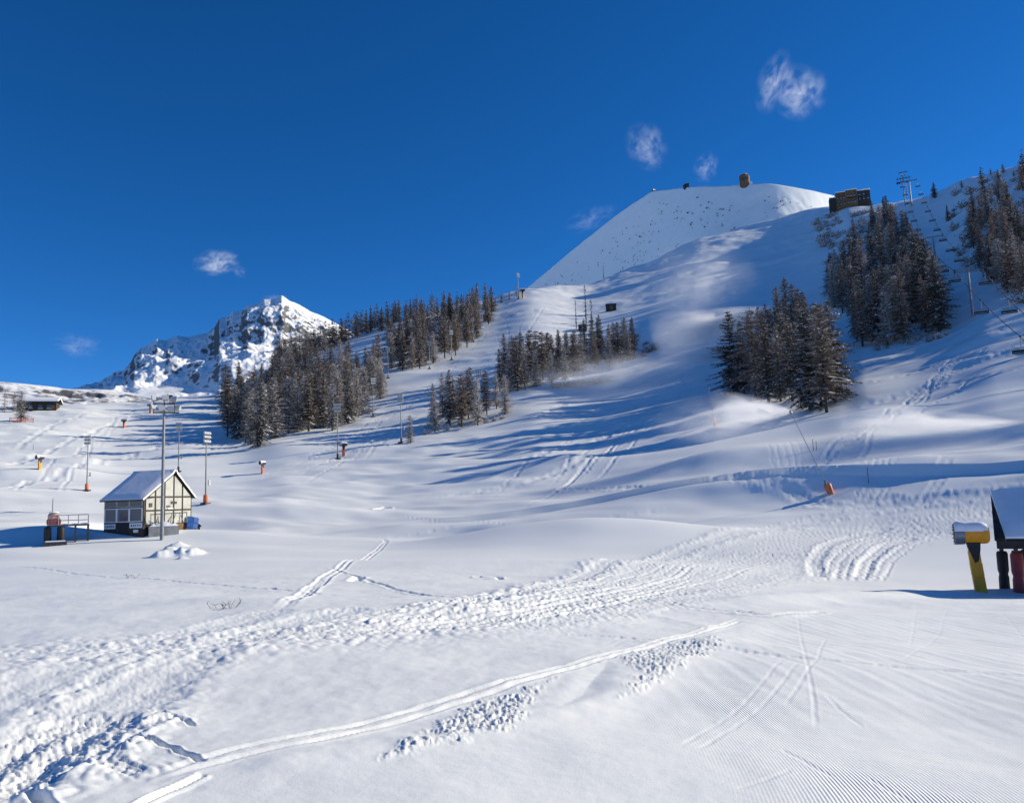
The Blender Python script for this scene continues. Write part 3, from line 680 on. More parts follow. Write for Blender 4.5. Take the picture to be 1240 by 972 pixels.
WOODS = [
 # polygon of the feet, count, spacing, height range in m, mix, label, group
 ([(266, 537), (318, 541), (360, 529), (410, 520), (448, 500), (466, 478), (462, 455), (405, 446), (350, 452), (320, 470), (270, 492)], 120, 8, (12, 17), dict(larch=.4, frosted=.52, spruce=.08),
  'in the wood between the hut and the far peak', 'trees of the lower wood,'),
 ([(335, 452), (400, 424), (450, 405), (530, 383), (528, 376), (450, 396), (400, 415), (335, 440)], 66, 5, (12, 17), dict(larch=.75, frosted=.1, spruce=.15),
  'in the strip of wood along the skyline', 'trees of the skyline wood,'),
 ([(468, 452), (520, 447), (548, 436), (585, 405), (600, 380), (590, 372), (535, 384), (500, 408), (472, 420)], 64, 7, (15, 20), dict(larch=.75, frosted=.15, spruce=.10),
  'in the dense wood between the two pistes', 'trees between the pistes,'),
 ([(512, 523), (560, 526), (616, 507), (606, 494), (560, 497), (520, 508)], 13, 11, (10, 14), dict(larch=.3, frosted=.7),
  'in the small round clump on the open slope', 'trees of the small clump,'),
 ([(602, 480), (650, 470), (720, 452), (772, 434), (768, 420), (700, 432), (615, 452)], 44, 9, (12, 17), dict(larch=.45, frosted=.42, spruce=.13),
  'in the drifting snow mist above the low stone wall', 'trees in the drifting mist,'),
 ([(880, 488), (925, 498), (1008, 500), (1020, 480), (1000, 440), (965, 412), (935, 425), (900, 450)], 30, 13, (15, 20), dict(larch=.72, frosted=.1, spruce=.18),
  'in the tall clump beside the snow lance spray', 'trees of the clump by the lance,'),
 ([(1005, 375), (1045, 424), (1090, 420), (1145, 405), (1136, 365), (1108, 325), (1094, 285), (1086, 264), (1056, 264), (1036, 300), (1006, 335)], 76, 10, (15, 22), dict(larch=.6, frosted=.1, spruce=.3),
  'in the steep wood below the ridge lodge', 'trees of the steep wood,'),
 ([(1168, 290), (1200, 345), (1250, 372), (1250, 212), (1205, 222), (1178, 250)], 52, 9, (11, 16), dict(larch=.55, frosted=.2, spruce=.25),
  'on the steep bank behind the chairlift', 'trees behind the chairlift,'),
]
ntree = 0
for wi, (poly, n, md, (h0, h1), mix, label, group) in enumerate(WOODS):
    rg = random.Random(900 + wi); ks = list(mix); ws = [mix[k] for k in ks]
    for (u, v) in poly_points(poly, n, 50 + wi, md):
        q = site(u, v)
        if q is None: continue
        k = rg.choices(ks, ws)[0]
        look = {'larch': 'brown bare larch', 'frosted': 'pale frosted larch', 'spruce': 'dark evergreen spruce'}[k]
        plant(q, rg.uniform(h0, h1) * (1.05 if k == 'frosted' else 1.2), k, look + ' ' + label, look.split()[-1] + ' ' + group + ' ' + look.split()[0], rg=rg); ntree += 1
for (u, v, h) in [(945, 424, 21), (955, 418, 23), (964, 420, 21), (972, 430, 20)]:
    plant(site(u, v), h * 1.15, 'larch', 'very tall brown larch at the heart of the clump by the lance', 'tallest larches of the clump by the lance', rg=random.Random(u))
for (u, v, h, lab) in [(1132, 240, 13, 'lone conifer on the crest right of the top lift tower'), (1148, 268, 11, 'lone dark conifer part way down the chairlift bank'), (545, 388, 22, 'tallest dark larch standing out of the skyline wood')]:
    q = site(u, v); plant(q, h, 'spruce' if h < 20 else 'larch', lab, None, rg=random.Random(u))
for (u, v) in [(1188, 215), (1200, 212), (1215, 210), (1228, 214), (1238, 218), (1165, 228)]:
    q = site(u, v); plant(q, random.uniform(5, 9), 'larch', 'small tree on the bright crest above the chairlift bank', 'small trees on the crest', rg=random.Random(u + v))
for (u, v, s_) in [(698, 398, .9), (710, 392, 1.3), (718, 418, 1.25), (731, 334, .7)]:
    q = site(u, v); plant(q, 20 * s_, 'narrow', 'thin snow plastered conifer spire rising over the misty larches', 'thin conifer spires', rg=random.Random(u), sx=1.0)
for (u, v) in [(600, 372), (608, 368), (617, 364), (626, 360), (578, 410), (573, 412), (592, 392)]:
    q = site(u, v); plant(q, random.uniform(9, 13), 'frosted', 'small frosted larch on the crest where the skyline wood ends', 'larches at the crest end', rg=random.Random(u + v))
for (u, v, h) in [(5, 499, 9), (17, 499, 8)]:
    q = site(u, v); plant(q, h, 'frosted', 'bare frosted tree beside the snow roofed cabin', 'trees by the cabin', rg=random.Random(u))
plant(site(25, 511), 11, 'frosted', 'round bare tree with red fence at its foot before the cabin', None, rg=random.Random(4), sx=1.3)
plant(site(497, 536), 7, 'frosted', 'small frosted larch beside the floodlight pole above the slope', None, rg=random.Random(5))

# past 300 larches: the smallest in view, far back in the woods, stand together as one mass
def low_crown(seed, frosted): return make_crown(seed, 3.2, 17, 7, .1, .62, .95, .5 if frosted else .32, .15, 0.17)
LOWC = {k: [low_crown(sd_, k == 'frosted') for sd_ in (91, 92)] for k in ('larch', 'frosted')}
LARCH.sort(key=lambda t: -t[0]); BV, BF, BM, nv = [], [], [], 0
rg = random.Random(17)
for (_, r, kind, group) in [t for t in LARCH[290:] if t[3]]:
    loc, sc_, rz_ = r.location.copy(), r.scale.copy(), r.rotation_euler[2]
    for ch_ in list(r.children): bpy.data.objects.remove(ch_)
    bpy.data.objects.remove(r)
    V_, F_, MI_ = rg.choice(LOWC[kind]); A = np.array([tuple(v) for v in V_]) * np.array(sc_); c_, s__ = math.cos(rz_), math.sin(rz_)
    A = np.stack([A[:, 0] * c_ - A[:, 1] * s__, A[:, 0] * s__ + A[:, 1] * c_, A[:, 2]], -1) + np.array(loc)
    T_ = [(loc.x + .25 * sc_[0] * math.cos(q_), loc.y + .25 * sc_[0] * math.sin(q_), loc.z - .8) for q_ in (0, 2.1, 4.2)] + [(loc.x, loc.y, loc.z + 13 * sc_[2])]
    BV += [tuple(v) for v in A] + T_; BF += [tuple(i + nv for i in f) for f in F_]; BM += [{'larch': 0, 'frosted': 1}[kind] if m_ == 0 else 2 for m_ in MI_]
    k_ = nv + len(A); BF += [(k_, k_ + 1, k_ + 3), (k_ + 1, k_ + 2, k_ + 3), (k_ + 2, k_, k_ + 3)]; BM += [3, 3, 3]; nv = len(BV)
if BV:
    o = bpy.data.objects.new('larch_wood', mesh_of('larch_wood', BV, BF, BM, [M['larch'], M['larch_grey'], M['snow'], M['bark']])); col.objects.link(o)
    tag(o, 'small far larches massed at the back of the skyline woods', 'wood', None, 'stuff')

# shrubs ------------------------------------------------
def make_shrub(seed, snow_p):
    rg = random.Random(seed); V_, F_, MI = [], [], []; up = Vector((0, 0, 1))
    for i in range(46):
        az = rg.random() * 6.283; el = rg.uniform(.35, 1.4); L = rg.uniform(.6, 1.25)
        d = Vector((math.cos(az) * math.cos(el), math.sin(az) * math.cos(el), math.sin(el))); a = Vector((rg.uniform(-.3, .3), rg.uniform(-.3, .3), -0.1))
        for k in range(5):
            b = a + (d + Vector((rg.uniform(-.35, .35), rg.uniform(-.35, .35), rg.uniform(-.2, .2)))) * (L / 5); s_ = Vector((rg.uniform(-1, 1), rg.uniform(-1, 1), rg.uniform(-1, 1))).normalized() * .035
            j = len(V_); V_.extend([a - s_, a + s_, b]); F_.append((j, j + 1, j + 2)); MI.append(0)
            for _ in range(3):
                e = b + Vector((rg.uniform(-1, 1), rg.uniform(-1, 1), rg.uniform(-.5, .9))) * .24; j = len(V_); V_.extend([b - s_, b + s_ * 1.2, e]); F_.append((j, j + 1, j + 2)); MI.append(1 if rg.random() < snow_p else 0)
            a = b
    return mesh_of('twigs', V_, F_, MI, [M['shrub'], M['snow']])
SHR = [make_shrub(s_, .4) for s_ in (61, 62, 63)]
def shrub(q, h, label, group, rg):
    o = bpy.data.objects.new('shrub', rg.choice(SHR)); col.objects.link(o); o.location = q; o.rotation_euler = (0, 0, rg.random() * 6.28); s_ = h / 1.2
    o.scale = (s_ * rg.uniform(.9, 1.4), s_ * rg.uniform(.9, 1.4), s_); tag(o, label, 'shrub', group)
for poly, n, md, hr, lab, grp, sd_ in [
    ([(985, 268), (1010, 258), (1060, 252), (1090, 255), (1070, 285), (1040, 300), (1005, 330), (995, 300)], 60, 5, (3, 6.5), 'snowy scrub bush on the bank below the ridge lodge', 'scrub below the lodge', 71),
    ([(1150, 300), (1150, 240), (1180, 218), (1250, 205), (1250, 372), (1200, 345)], 70, 7, (2.5, 6), 'snowy scrub bush on the bank behind the chairlift', 'scrub behind the chairlift', 72),
    ([(330, 532), (460, 500), (452, 492), (335, 522)], 26, 5, (1.5, 3.2), 'frosted bush along the front edge of the lower wood', 'bushes edging the lower wood', 73),
    ([(690, 448), (800, 430), (795, 415), (760, 405), (690, 440)], 22, 6, (2, 4.5), 'pale frosted bush in the mist right of the misty larches', 'bushes in the mist', 74),
    ([(1060, 425), (1150, 410), (1150, 402), (1060, 415)], 14, 6, (1, 2.4), 'snow laden bush at the foot of the steep wood', 'bushes below the steep wood', 75),
    ([(510, 527), (615, 510), (612, 505), (512, 520)], 9, 7, (1, 2.2), 'frosted bush at the foot of the small clump', 'bushes below the small clump', 76)]:
    rg = random.Random(sd_)
    for (u, v) in poly_points(poly, n, sd_, md):
        q = site(u, v)
        if q: shrub(q, rg.uniform(*hr), lab, grp, rg)
# dwarf shrubs scattered over the hilltop: too many and too small to count
rg = random.Random(81); V_, F_ = [], []
dx_, dy_, dz_ = [np.broadcast_to(a, dome_g[2].shape) for a in dome_g]
for _ in range(620):
    i = rg.randrange(10, 250); j = int(rg.uniform(.30, .66) * 150 - abs(rg.gauss(0, 8)))
    if j < 8: continue
    if noise(i / 30., j / 14., 82) < -.15: continue
    c = Vector((dx_[i, j], dy_[i, j], dz_[i, j])); s_ = rg.uniform(.6, 2.0)
    for _ in range(14):
        a = c + Vector((rg.uniform(-.7, .7), rg.uniform(-.7, .7), rg.uniform(-.2, .4))) * s_; k = len(V_)
        V_ += [tuple(a), tuple(a + Vector((rg.uniform(-.6, .6), rg.uniform(-.6, .6), rg.uniform(0, .9))) * s_), tuple(a + Vector((rg.uniform(-.6, .6), rg.uniform(-.6, .6), rg.uniform(0, .9))) * s_)]; F_.append((k, k + 1, k + 2))
ds = mesh_of('dwarf_shrubs', V_, F_, [0] * len(F_), [M['spruce']]); o = bpy.data.objects.new('dwarf_shrubs', ds); col.objects.link(o)
tag(o, 'dark dwarf shrubs dotted over the snowy hilltop', 'shrubs', None, 'stuff')

# ------------------------------------------------------------------ fan snow guns
def fan_gun(name, loc, rz, sc, pad, label, group=None, lean=0.0, cat='snow gun', head_m=None):
    r = empty(name, loc, rz, sc)
    up = Vector((lean, 0, 1)).normalized()
    b = MB(); b.tube((0, 0, -0.6), up * 2.35, 0.16, 0.14, 12); b.build('post', M['dark_steel'], r, True)
    b = MB()                                          # square padding sleeve round the post
    for k, (z0, z1, h) in enumerate([(-0.5, 0.85, .36), (0.86, 1.65, .365), (1.66, 2.3, .35)]):
        p = up * z0; q = up * z1; vs_ = []
        for c in (p, q):
            for (i, j) in ((-1, -1), (-.55, -1.06), (.55, -1.06), (1, -1), (1.03, 0), (1, 1), (.55, 1.05), (-.55, 1.05), (-1, 1), (-1.03, 0)): vs_.append(c + Vector((i * h, j * h * .8, 0)))
        n = 10; b.add(vs_, [(i, (i + 1) % n, n + (i + 1) % n, n + i) for i in range(n)] + [tuple(range(n - 1, -1, -1)), tuple(range(n, 2 * n))])
    pd = b.build('padding', pad, r, True, 0.02)
    top = up * 2.3
    b = MB(); b.prism([(top.x - .42, -.30, top.z + .52), (top.x - .62, -.30, top.z + .62), (top.x + .46, -.30, top.z + .62), (top.x + .40, -.30, top.z + .1), (top.x + .26, -.30, top.z - .55), (top.x - .02, -.30, top.z - .68), (top.x - .2, -.30, top.z - .25)], (0, .6, 0))
    b.build('yoke', M['black'], r, False, 0.02)
    c = (top.x + 0.02, 0, top.z + 0.98)
    b = MB(); b.lathe((c[0] - .55, 0, c[2]), (1, 0, 0), [(0, .52), (.02, .545), (1.1, .55), (1.22, .56), (1.45, .53), (1.58, .42), (1.6, .3)], 28)
    head = b.build('fan_housing', head_m or pad, r, True)
    b = MB(); b.lathe((c[0] - 1.12, 0, c[2]), (1, 0, 0), [(0, .56), (.0, .585), (.12, .60), (.56, .585), (.62, .56)], 28); b.build('nozzle_ring', M['gun_steel'], r, True)
    b = MB(); b.lathe((c[0] - 1.135, 0, c[2]), (1, 0, 0), [(0, .1), (.012, .50)], 24); b.build('fan_mouth', M['black'], r)
    b = MB()
    for k in range(14):
        a = 6.283 * k / 14; b.tube((c[0] - 1.18, math.cos(a) * .55, c[2] + math.sin(a) * .55), (c[0] - 1.05, math.cos(a) * .55, c[2] + math.sin(a) * .55), .035, .03, 6)
    b.build('nozzles', M['steel'], r)['kind'] = 'stuff'
    b = MB()                                          # snow lying along the top of the drum
    n = 14; vs_ = []; rg = random.Random(5)
    for i, x in enumerate(np.linspace(-1.13, .95, 12)):
        rad = (.60 if x < -.5 else .56) * (1 if x < .7 else .9)
        for j in range(n + 1):
            a = R(18 + 144 * j / n); th = 0.14 * math.sin(math.pi * j / n) ** .6 * (1 if 0 < i < 11 else .2) + .004
            vs_.append((c[0] + x, math.cos(a) * (rad + th), c[2] + math.sin(a) * (rad + th)))
    b.add(vs_, [(i * (n + 1) + j, i * (n + 1) + j + 1, (i + 1) * (n + 1) + j + 1, (i + 1) * (n + 1) + j) for i in range(11) for j in range(n)])
    b.build('snow_cap', M['snow'], r, True)
    return tag(r, label, cat, group)
q = site(1188, 716)
gun = fan_gun('fan_snow_gun', q, facing(q) + R(8), 47.0 / 47 * (83 * px(q)) / 3.95, M['yellow_near'], 'large yellow fan snow gun on a padded post beside the roofed shelter', None, -0.09)
gun.scale = (gun.scale[0] * .83, gun.scale[1] * .83, gun.scale[2])
small = [(48, 568, 'yellow', 17, 'small yellow snow gun standing alone on the far left slope'), (150, 518, 'orange', 11, 'small orange snow gun high on the far left slope'),
         (182, 500, 'orange', 12, 'snow gun on the crest just left of the spraying one'), (206, 487, 'orange', 10, 'snow gun spraying a white plume on the crest before the far peak'),
         (318, 573, 'orange', 15, 'small snow gun with orange pad standing below the lower wood'), (416, 552, 'orange', 17, 'small snow gun beside the floodlight pole on the open slope'),
         (633, 361, 'yellow', 12, 'snow gun on the bright crest at the end of the skyline wood'), (792, 237, 'yellow', 8, 'snow gun at the left end of the hilltop')]
dome_z = None
def site_far(u, v):
    q = hit(u, v)
    return q
def on_dome(u, v):
    az, t = ray(float(u), float(v)); d = float(dome_d(az)) + 2.0
    return (math.sin(az) * d, math.cos(az) * d, CZ + float(t) * d)
for (u, v, m_, hp, lab) in small:
    q = on_dome(u, v) if v < 300 else site(u, v)
    fan_gun('fan_snow_gun', q, facing(q) + random.uniform(-.8, .8), hp * px(q) / 3.9, M[m_], lab, head_m=M['dark_steel'])

# ------------------------------------------------------------------ roofed lift shelter at the right
q = site(1226, 714); k = px(q); f = px(q)
sh = empty('lift_shelter', q, facing(q))
X0 = -11 * f; W_ = 6.2; Zb, Zt = 60 * f, 112 * f; Dp = 2.2
b = MB(); b.prism([(X0 + .05, -1.5, Zb - .02), (X0 + .05, Dp - 1.0, Zt - .12), (X0 + .05, 2 * Dp - .6, Zb - .02)], (W_ - .1, 0, 0)); b.build('gable', M['timber'], sh)
b = MB(); b.prism([(X0 - .06, -1.75, Zb + .05), (X0 - .06, Dp - 1.0, Zt), (X0 - .06, Dp - 1.0, Zt + .12), (X0 - .06, -1.78, Zb + .17)], (W_ + .12, 0, 0)); b.prism([(X0 - .06, 2 * Dp - .3, Zb + .05), (X0 - .06, Dp - .98, Zt), (X0 - .06, Dp - .98, Zt + .12), (X0 - .06, 2 * Dp - .27, Zb + .17)], (W_ + .12, 0, 0)); rf = b.build('roof', M['timber'], sh)
b = MB(); nx, ny = 16, 8; vs_ = []; rg = random.Random(9)
for i in range(nx + 1):
    for j in range(ny + 1):
        t = j / ny; x0_ = X0 - .05 + .42 * (1 - t); x = x0_ + (W_ + .05 + X0 - x0_) * i / nx; e = min(i, nx - i, 1) * .5 + .5
        vs_.append((x, -1.77 + (Dp + .77) * t - .08 * (1 - t), Zb + .175 + (Zt - Zb - .05) * t + (.26 * e if 0 < j else .07) + .015 * rg.uniform(-1, 1)))
fs_ = [(i * (ny + 1) + j, (i + 1) * (ny + 1) + j, (i + 1) * (ny + 1) + j + 1, i * (ny + 1) + j + 1) for i in range(nx) for j in range(ny)]
o0 = len(vs_); vs2 = [(p[0], p[1] + .02, p[2] - (.26 if True else 0)) for p in vs_]
b.add(vs_, fs_); 
for i0 in (0, nx):
    ring = [vs_[i0 * (ny + 1) + j] for j in range(ny + 1)]; low = [(p[0], p[1], p[2] - .26) for p in ring]
    b.add(ring + low, [(j, j + 1, ny + 2 + j, ny + 1 + j) for j in range(ny)])
ring = [vs_[i * (ny + 1)] for i in range(nx + 1)]; low = [(p[0], p[1], p[2] - .09) for p in ring]; b.add(ring + low, [(j, j + 1, nx + 2 + j, nx + 1 + j) for j in range(nx)])
b.build('roof_snow', M['snow'], rf, True)
b = MB(); b.box((X0 + W_ / 2, -1.80, Zb - .12), (W_, .08, .34)); b.build('fascia', M['timber'], sh)
posts = [(X0 + .16, 0.6, 'black', .24), (X0 + .72, -.4, 'red', .26), (X0 + 1.1, 1.6, 'black', .2), (X0 + 4.4, .6, 'black', .3), (X0 + 5.2, -.4, 'red', .3)]
for (x, y, m_, w_) in posts:
    b = MB(); b.tube((x - .05, y, -.6), (x, y, Zb + .3), .10, .09, 10); p_ = b.build('post', M['dark_steel'], sh, True)
    b = MB(); b.lathe((x - .05, y, -.5), (0.02, 0, 1), [(0, w_ * .8), (.1, w_), (1.0, w_ * .92), (1.15, w_ * .78), (1.35, w_), (2.1, w_ * 1.02), (2.2, w_ * .8)], 12); b.build('padding', M[m_], p_, True)
b = MB(); b.box((X0 + .98, .9, 1.0), (.9, .5, 1.4)); b.build('control_box', M['dark_steel'], sh, False, .03)
tag(sh, 'dark timber lift shelter with snow covered roof beside the yellow gun', 'shelter')

# ------------------------------------------------------------------ snow lances
def lance(base, tip_uv, tip_d, label, pad_h=1.9):
    r = empty('snow_lance', base)
    az, t = ray(*map(float, tip_uv)); tip = Vector((math.sin(az) * tip_d, math.cos(az) * tip_d, CZ + float(t) * tip_d)) - Vector(base)
    b = MB(); b.tube((0, 0, -.5), tuple(tip * .16), .09, .08, 10); b.build('lance_foot', M['dark_steel'], r, True)
    d = tip.normalized(); b = MB(); b.tube(tuple(d * .6), tuple(tip), .055, .03, 8); b.build('lance_pipe', M['steel'], r, True)
    b = MB(); b.lathe(tuple(tip - d * .3), tuple(d), [(0, .06), (.05, .13), (.3, .13), (.36, .06)], 12); b.build('nozzle_head', M['gun_steel'], r, True)
    b = MB(); e = Vector((d.x, d.y, d.z * 1.2)).normalized(); b.lathe(tuple(e * -.4), tuple(e), [(0, .28), (.05, .32), (pad_h, .42), (pad_h + .1, .36)], 10); b.build('padding', M['orange'], r, True)
    return tag(r, label, 'snow lance')
q = site(1006, 597); LB = q; LD = math.hypot(q[0], q[1])
lance(q, (957, 498), LD - 2.0, 'long tilted snow lance with orange base pad spraying over the slope', 19 * px(q) * .8)
q = site(866, 516); lance(q, (858, 470), math.hypot(q[0], q[1]), 'snow lance with orange pad half hidden in spray by the conifer clump', 12 * px(q))

# ------------------------------------------------------------------ floodlight poles
def flood_mast(h, padded=True):
    r = empty('floodlight_pole'); b = MB(); b.tube((0, 0, -.6), (0, 0, h), .20, .10, 12); b.build('pole', M['steel'], r, True)
    b = MB()
    for z in (h - 1.7, h - .75, h + .1): b.box((0, 0, z), (1.9, .10, .09))
    for x in (-.75, .75): b.box((x, .06, h - .8), (.08, .06, 2.0))
    b.build('lamp_frame', M['steel'], r)
    for z in (h - 1.4, h - .45, h + .4):
        for x in (-.68, .0, .68):
            rot = Matrix.Translation((x, -.3, z)) @ Matrix.Rotation(R(-22), 4, 'X')
            b = MB(); b.add([(-.27, .26, -.2), (.27, .26, -.2), (.27, .26, .2), (-.27, .26, .2), (-.31, -.12, -.27), (.31, -.12, -.27), (.31, -.12, .27), (-.31, -.12, .27)], [(0, 1, 2, 3), (7, 6, 5, 4), (0, 4, 5, 1), (1, 5, 6, 2), (2, 6, 7, 3), (3, 7, 4, 0)], rot)
            lm = b.build('floodlight', M['lamp_body'], r)
            b = MB(); b.box((0, -.135, 0), (.56, .02, .48), rot); b.build('lens', M['lamp_glass'], lm)
    b = MB(); b.tube((0, 0, h * .27), (.95, 0, h * .27 + .1), .05, .05, 8); b.box((.95, -.1, h * .27 + .35), (.6, .3, .42)); b.box((.95, -.1, h * .27 + .9), (.5, .3, .36)); b.tube((.95, 0, h * .27), (.95, 0, h * .27 + 1.0), .04, .04, 6); b.build('side_lamp', M['lamp_body'], r)
    if padded: b = MB(); b.lathe((0, 0, -.4), (0, 0, 1), [(0, .5), (.1, .55), (2.3, .5), (2.4, .4)], 12); b.build('base_padding', M['orange'], r, True)
    else: b = MB(); b.lathe((0, 0, -.4), (0, 0, 1), [(0, .34), (.1, .36), (1.9, .34), (2.0, .25)], 12); b.build('base_sleeve', M['dark_steel'], r, True)
    b = MB(); b.box((0, 0, .05), (1.7, 1.5, .5)); b.build('plinth', M['dark_steel'], r, False, .03)
    return r
def flood_tall(h):
    r = empty('floodlight_pole'); b = MB(); b.tube((0, 0, -.5), (0, 0, h), .18, .12, 14); b.build('pole', M['steel'], r, True)
    b = MB(); b.tube((-1.0, 0, h - .4), (1.4, 0, h - .4), .07, .07, 8); b.tube((-1.0, 0, h + .5), (1.0, 0, h + .5), .06, .06, 8); b.tube((0, -.9, h - .3), (0, .9, h - .3), .06, .06, 8)
    for x in (-.95, 0, .95): b.tube((x, 0, h - .5), (x, 0, h + 1.1), .05, .05, 6)
    b.build('lamp_frame', M['dark_steel'], r)
    for (x, y, z, rz) in [(-.95, -.3, h + .1, .5), (-.2, -.4, h - .1, 0), (.6, -.4, h - .1, -.2), (1.25, -.2, h, -.7), (-.9, -.2, h + .95, .4), (.1, -.3, h + 1.0, 0), (.9, -.2, h + .9, -.4)]:
        rot = Matrix.Translation((x, y, z)) @ Matrix.Rotation(rz, 4, 'Z') @ Matrix.Rotation(R(-25), 4, 'X')
        b = MB(); b.add([(-.2, .26, -.17), (.2, .26, -.17), (.2, .26, .17), (-.2, .26, .17), (-.32, -.14, -.28), (.32, -.14, -.28), (.32, -.14, .28), (-.32, -.14, .28)], [(0, 1, 2, 3), (7, 6, 5, 4), (0, 4, 5, 1), (1, 5, 6, 2), (2, 6, 7, 3), (3, 7, 4, 0)], rot)
        lm = b.build('floodlight', M['lamp_body'], r); b = MB(); b.box((0, -.155, 0), (.58, .02, .5), rot); b.build('lens', M['lamp_glass'], lm)
    return r
q = site(198, 652); q = (q[0], q[1] - .4, ground(q[0], q[1] - .4))
t = flood_tall((652 - 492) * px(q)); t.location = q; t.rotation_euler = (0, 0, facing(q))
tag(t, 'tallest floodlight pole standing directly before the half timbered hut', 'floodlight')
proto = flood_mast(15.0); proto2 = flood_mast(15.0, False)
masts = [(105, 594, 67, 'floodlight pole with red base alone on the left slope'), (249, 610, 88, 'floodlight pole with orange base just right of the hut'), (216, 571, 60, 'thin floodlight pole rising behind the hut roof'),
         (409, 556, 68, 'floodlight pole standing out on the slope before the lower wood'), (486, 536, 60, 'floodlight pole with a small frosted larch at its foot'), (312, 541, 53, 'floodlight pole at the left front of the lower wood'),
         (452, 505, 48, 'floodlight pole at the right edge of the lower wood'), (404, 520, 52, 'floodlight pole against the front trees of the lower wood'), (470, 458, 38, 'floodlight pole in the gap between the two woods'), (460, 478, 40, 'floodlight pole among the last trees of the lower wood'),
         (520, 447, 35, 'floodlight pole at the foot of the wood between the pistes'), (547, 436, 37, 'floodlight pole at the right end of the wood between the pistes'), (543, 512, 53, 'floodlight pole rising out of the left of the small clump'),
         (581, 500, 54, 'floodlight pole rising out of the right of the small clump'), (573, 414, 30, 'small floodlight pole below the crest larches'), (628, 362, 32, 'floodlight pole on the skyline crest')]
for i, (u, v, hp, lab) in enumerate(masts):
    r = proto if i == 0 else proto2 if i == 2 else copy_tree(proto if i < 2 else proto2)
    q = site(u, v); r.location = q; r.rotation_euler = (0, 0, facing(q) + random.uniform(-.6, .6)); s_ = hp * px(q) / 15.8; r.scale = (s_ * 1.0, s_ * 1.0, s_)
    if i % 2: r.rotation_euler[2] += 0.4
    tag(r, lab, 'floodlight')

# ------------------------------------------------------------------ half-timbered hut
q = site(173, 650.5); k = px(q)
HS = k / 0.0997; k = 0.0997; hut = empty('hut', q, facing(q), HS)
ca, sa = math.cos(R(40)), math.sin(R(40))
LF = 44 * k / ca; LG = 58 * k / math.cos(R(48))
FX = Vector((-ca, sa, 0)); GX_ = Vector((math.cos(R(48)), math.sin(R(48)), 0)); UP = Vector((0, 0, 1))
NFv = Vector((-sa, -ca, 0)); NG = Vector((math.sin(R(48)), -math.cos(R(48)), 0))       # outward normals of front and gable
HE = 47 * k; HP = 80 * k; HE2 = 50 * k; RP = 0.60
def P(f_, g_, z, out_f=0, out_g=0): return FX * (f_ * LF) + GX_ * (g_ * LG) + UP * z + NFv * out_f + NG * out_g
def slab(b, pts, n, th): b.prism([tuple(p) for p in pts], tuple(n * th))
b = MB(); slab(b, [P(0, 0, -.6), P(1, 0, -.6), P(1, 0, HE), P(0, 0, HE)], -NFv, .25); b.build('front_wall', M['timber'], hut)
b = MB(); slab(b, [P(0.01, .03, -.6), P(0.01, 1, -.6), P(0.01, 1, HE2), P(0.01, RP, HP - .25), P(0.01, .03, HE - .02)], -NG, .25); b.build('gable_wall', M['timber'], hut)
b = MB(); slab(b, [P(1, .03, -.6), P(1, 1, -.6), P(1, 1, HE2), P(1, RP, HP - .25), P(1, .03, HE - .02)], NG, .2); b.build('far_gable_wall', M['timber'], hut)
b = MB(); slab(b, [P(.03, 1, -.6), P(.97, 1, -.6), P(.97, 1, HE2), P(.03, 1, HE2)], NFv, .2); b.build('back_wall', M['timber'], hut)
# cream panels of the gable between timbers
gx = [0.03, .235, .60, .785, .985]; zs = [1.55, 3.25, 4.75]
def roof_z(g): return HE + (HP - HE) * (g / RP) if g < RP else HP - (HP - HE2) * ((g - RP) / (1 - RP))
rows = [(1.53, 3.07), (3.28, 4.72), (4.93, 99)]
xs_ = [0.03, .225, .41, .60, .785, .985]
for (z0, z1) in rows:
    for g0, g1 in zip(xs_[:-1], xs_[1:]):
        g0 += .017; g1 -= .017
        t0, t1 = min(z1, roof_z(g0) - .35), min(z1, roof_z(g1) - .35)
        if max(t0, t1) - z0 < .15: continue
        pts = [P(0, g0, z0, 0, .03), P(0, g1, z0, 0, .03)]
        if t1 > z0: pts.append(P(0, g1, t1, 0, .03))
        if g0 < RP < g1 and z1 > 90: pts.append(P(0, RP, roof_z(RP) - .35, 0, .03))
        if t0 > z0: pts.append(P(0, g0, t0, 0, .03))
        if t0 <= z0:
            gg = g0 + (g1 - g0) * (z0 - t0) / (t1 - t0); pts[0] = P(0, gg, z0, 0, .03)
        if t1 <= z0:
            gg = g0 + (g1 - g0) * (z0 - t0) / (t1 - t0); pts[1] = P(0, gg, z0, 0, .03)
        b = MB(); slab(b, pts, -NG, .1); b.build('panel', M['cream'], hut)
b = MB(); slab(b, [P(0, .60, .6, 0, .04), P(0, .985, .6, 0, .04), P(0, .985, 1.42, 0, .04), P(0, .60, 1.42, 0, .04)], -NG, .1); b.build('board_skirt', M['brown_wood'], hut)
# gable sign boards and lamp
for (g0, g1, z0, z1, m_) in [(.45, .52, 3.55, 3.75, 'dark_steel'), (.54, .60, 3.95, 4.3, 'dark_steel'), (.61, .66, 3.95, 4.25, 'dark_steel'), (.47, .585, 3.3, 3.45, 'white_paint'), (.10, .16, 3.6, 4.1, 'dark_steel')]:
    b = MB(); slab(b, [P(0, g0, z0, 0, .10), P(0, g1, z0, 0, .10), P(0, g1, z1, 0, .10), P(0, g0, z1, 0, .10)], -NG, .06); b.build('wall_plate', M[m_], hut)
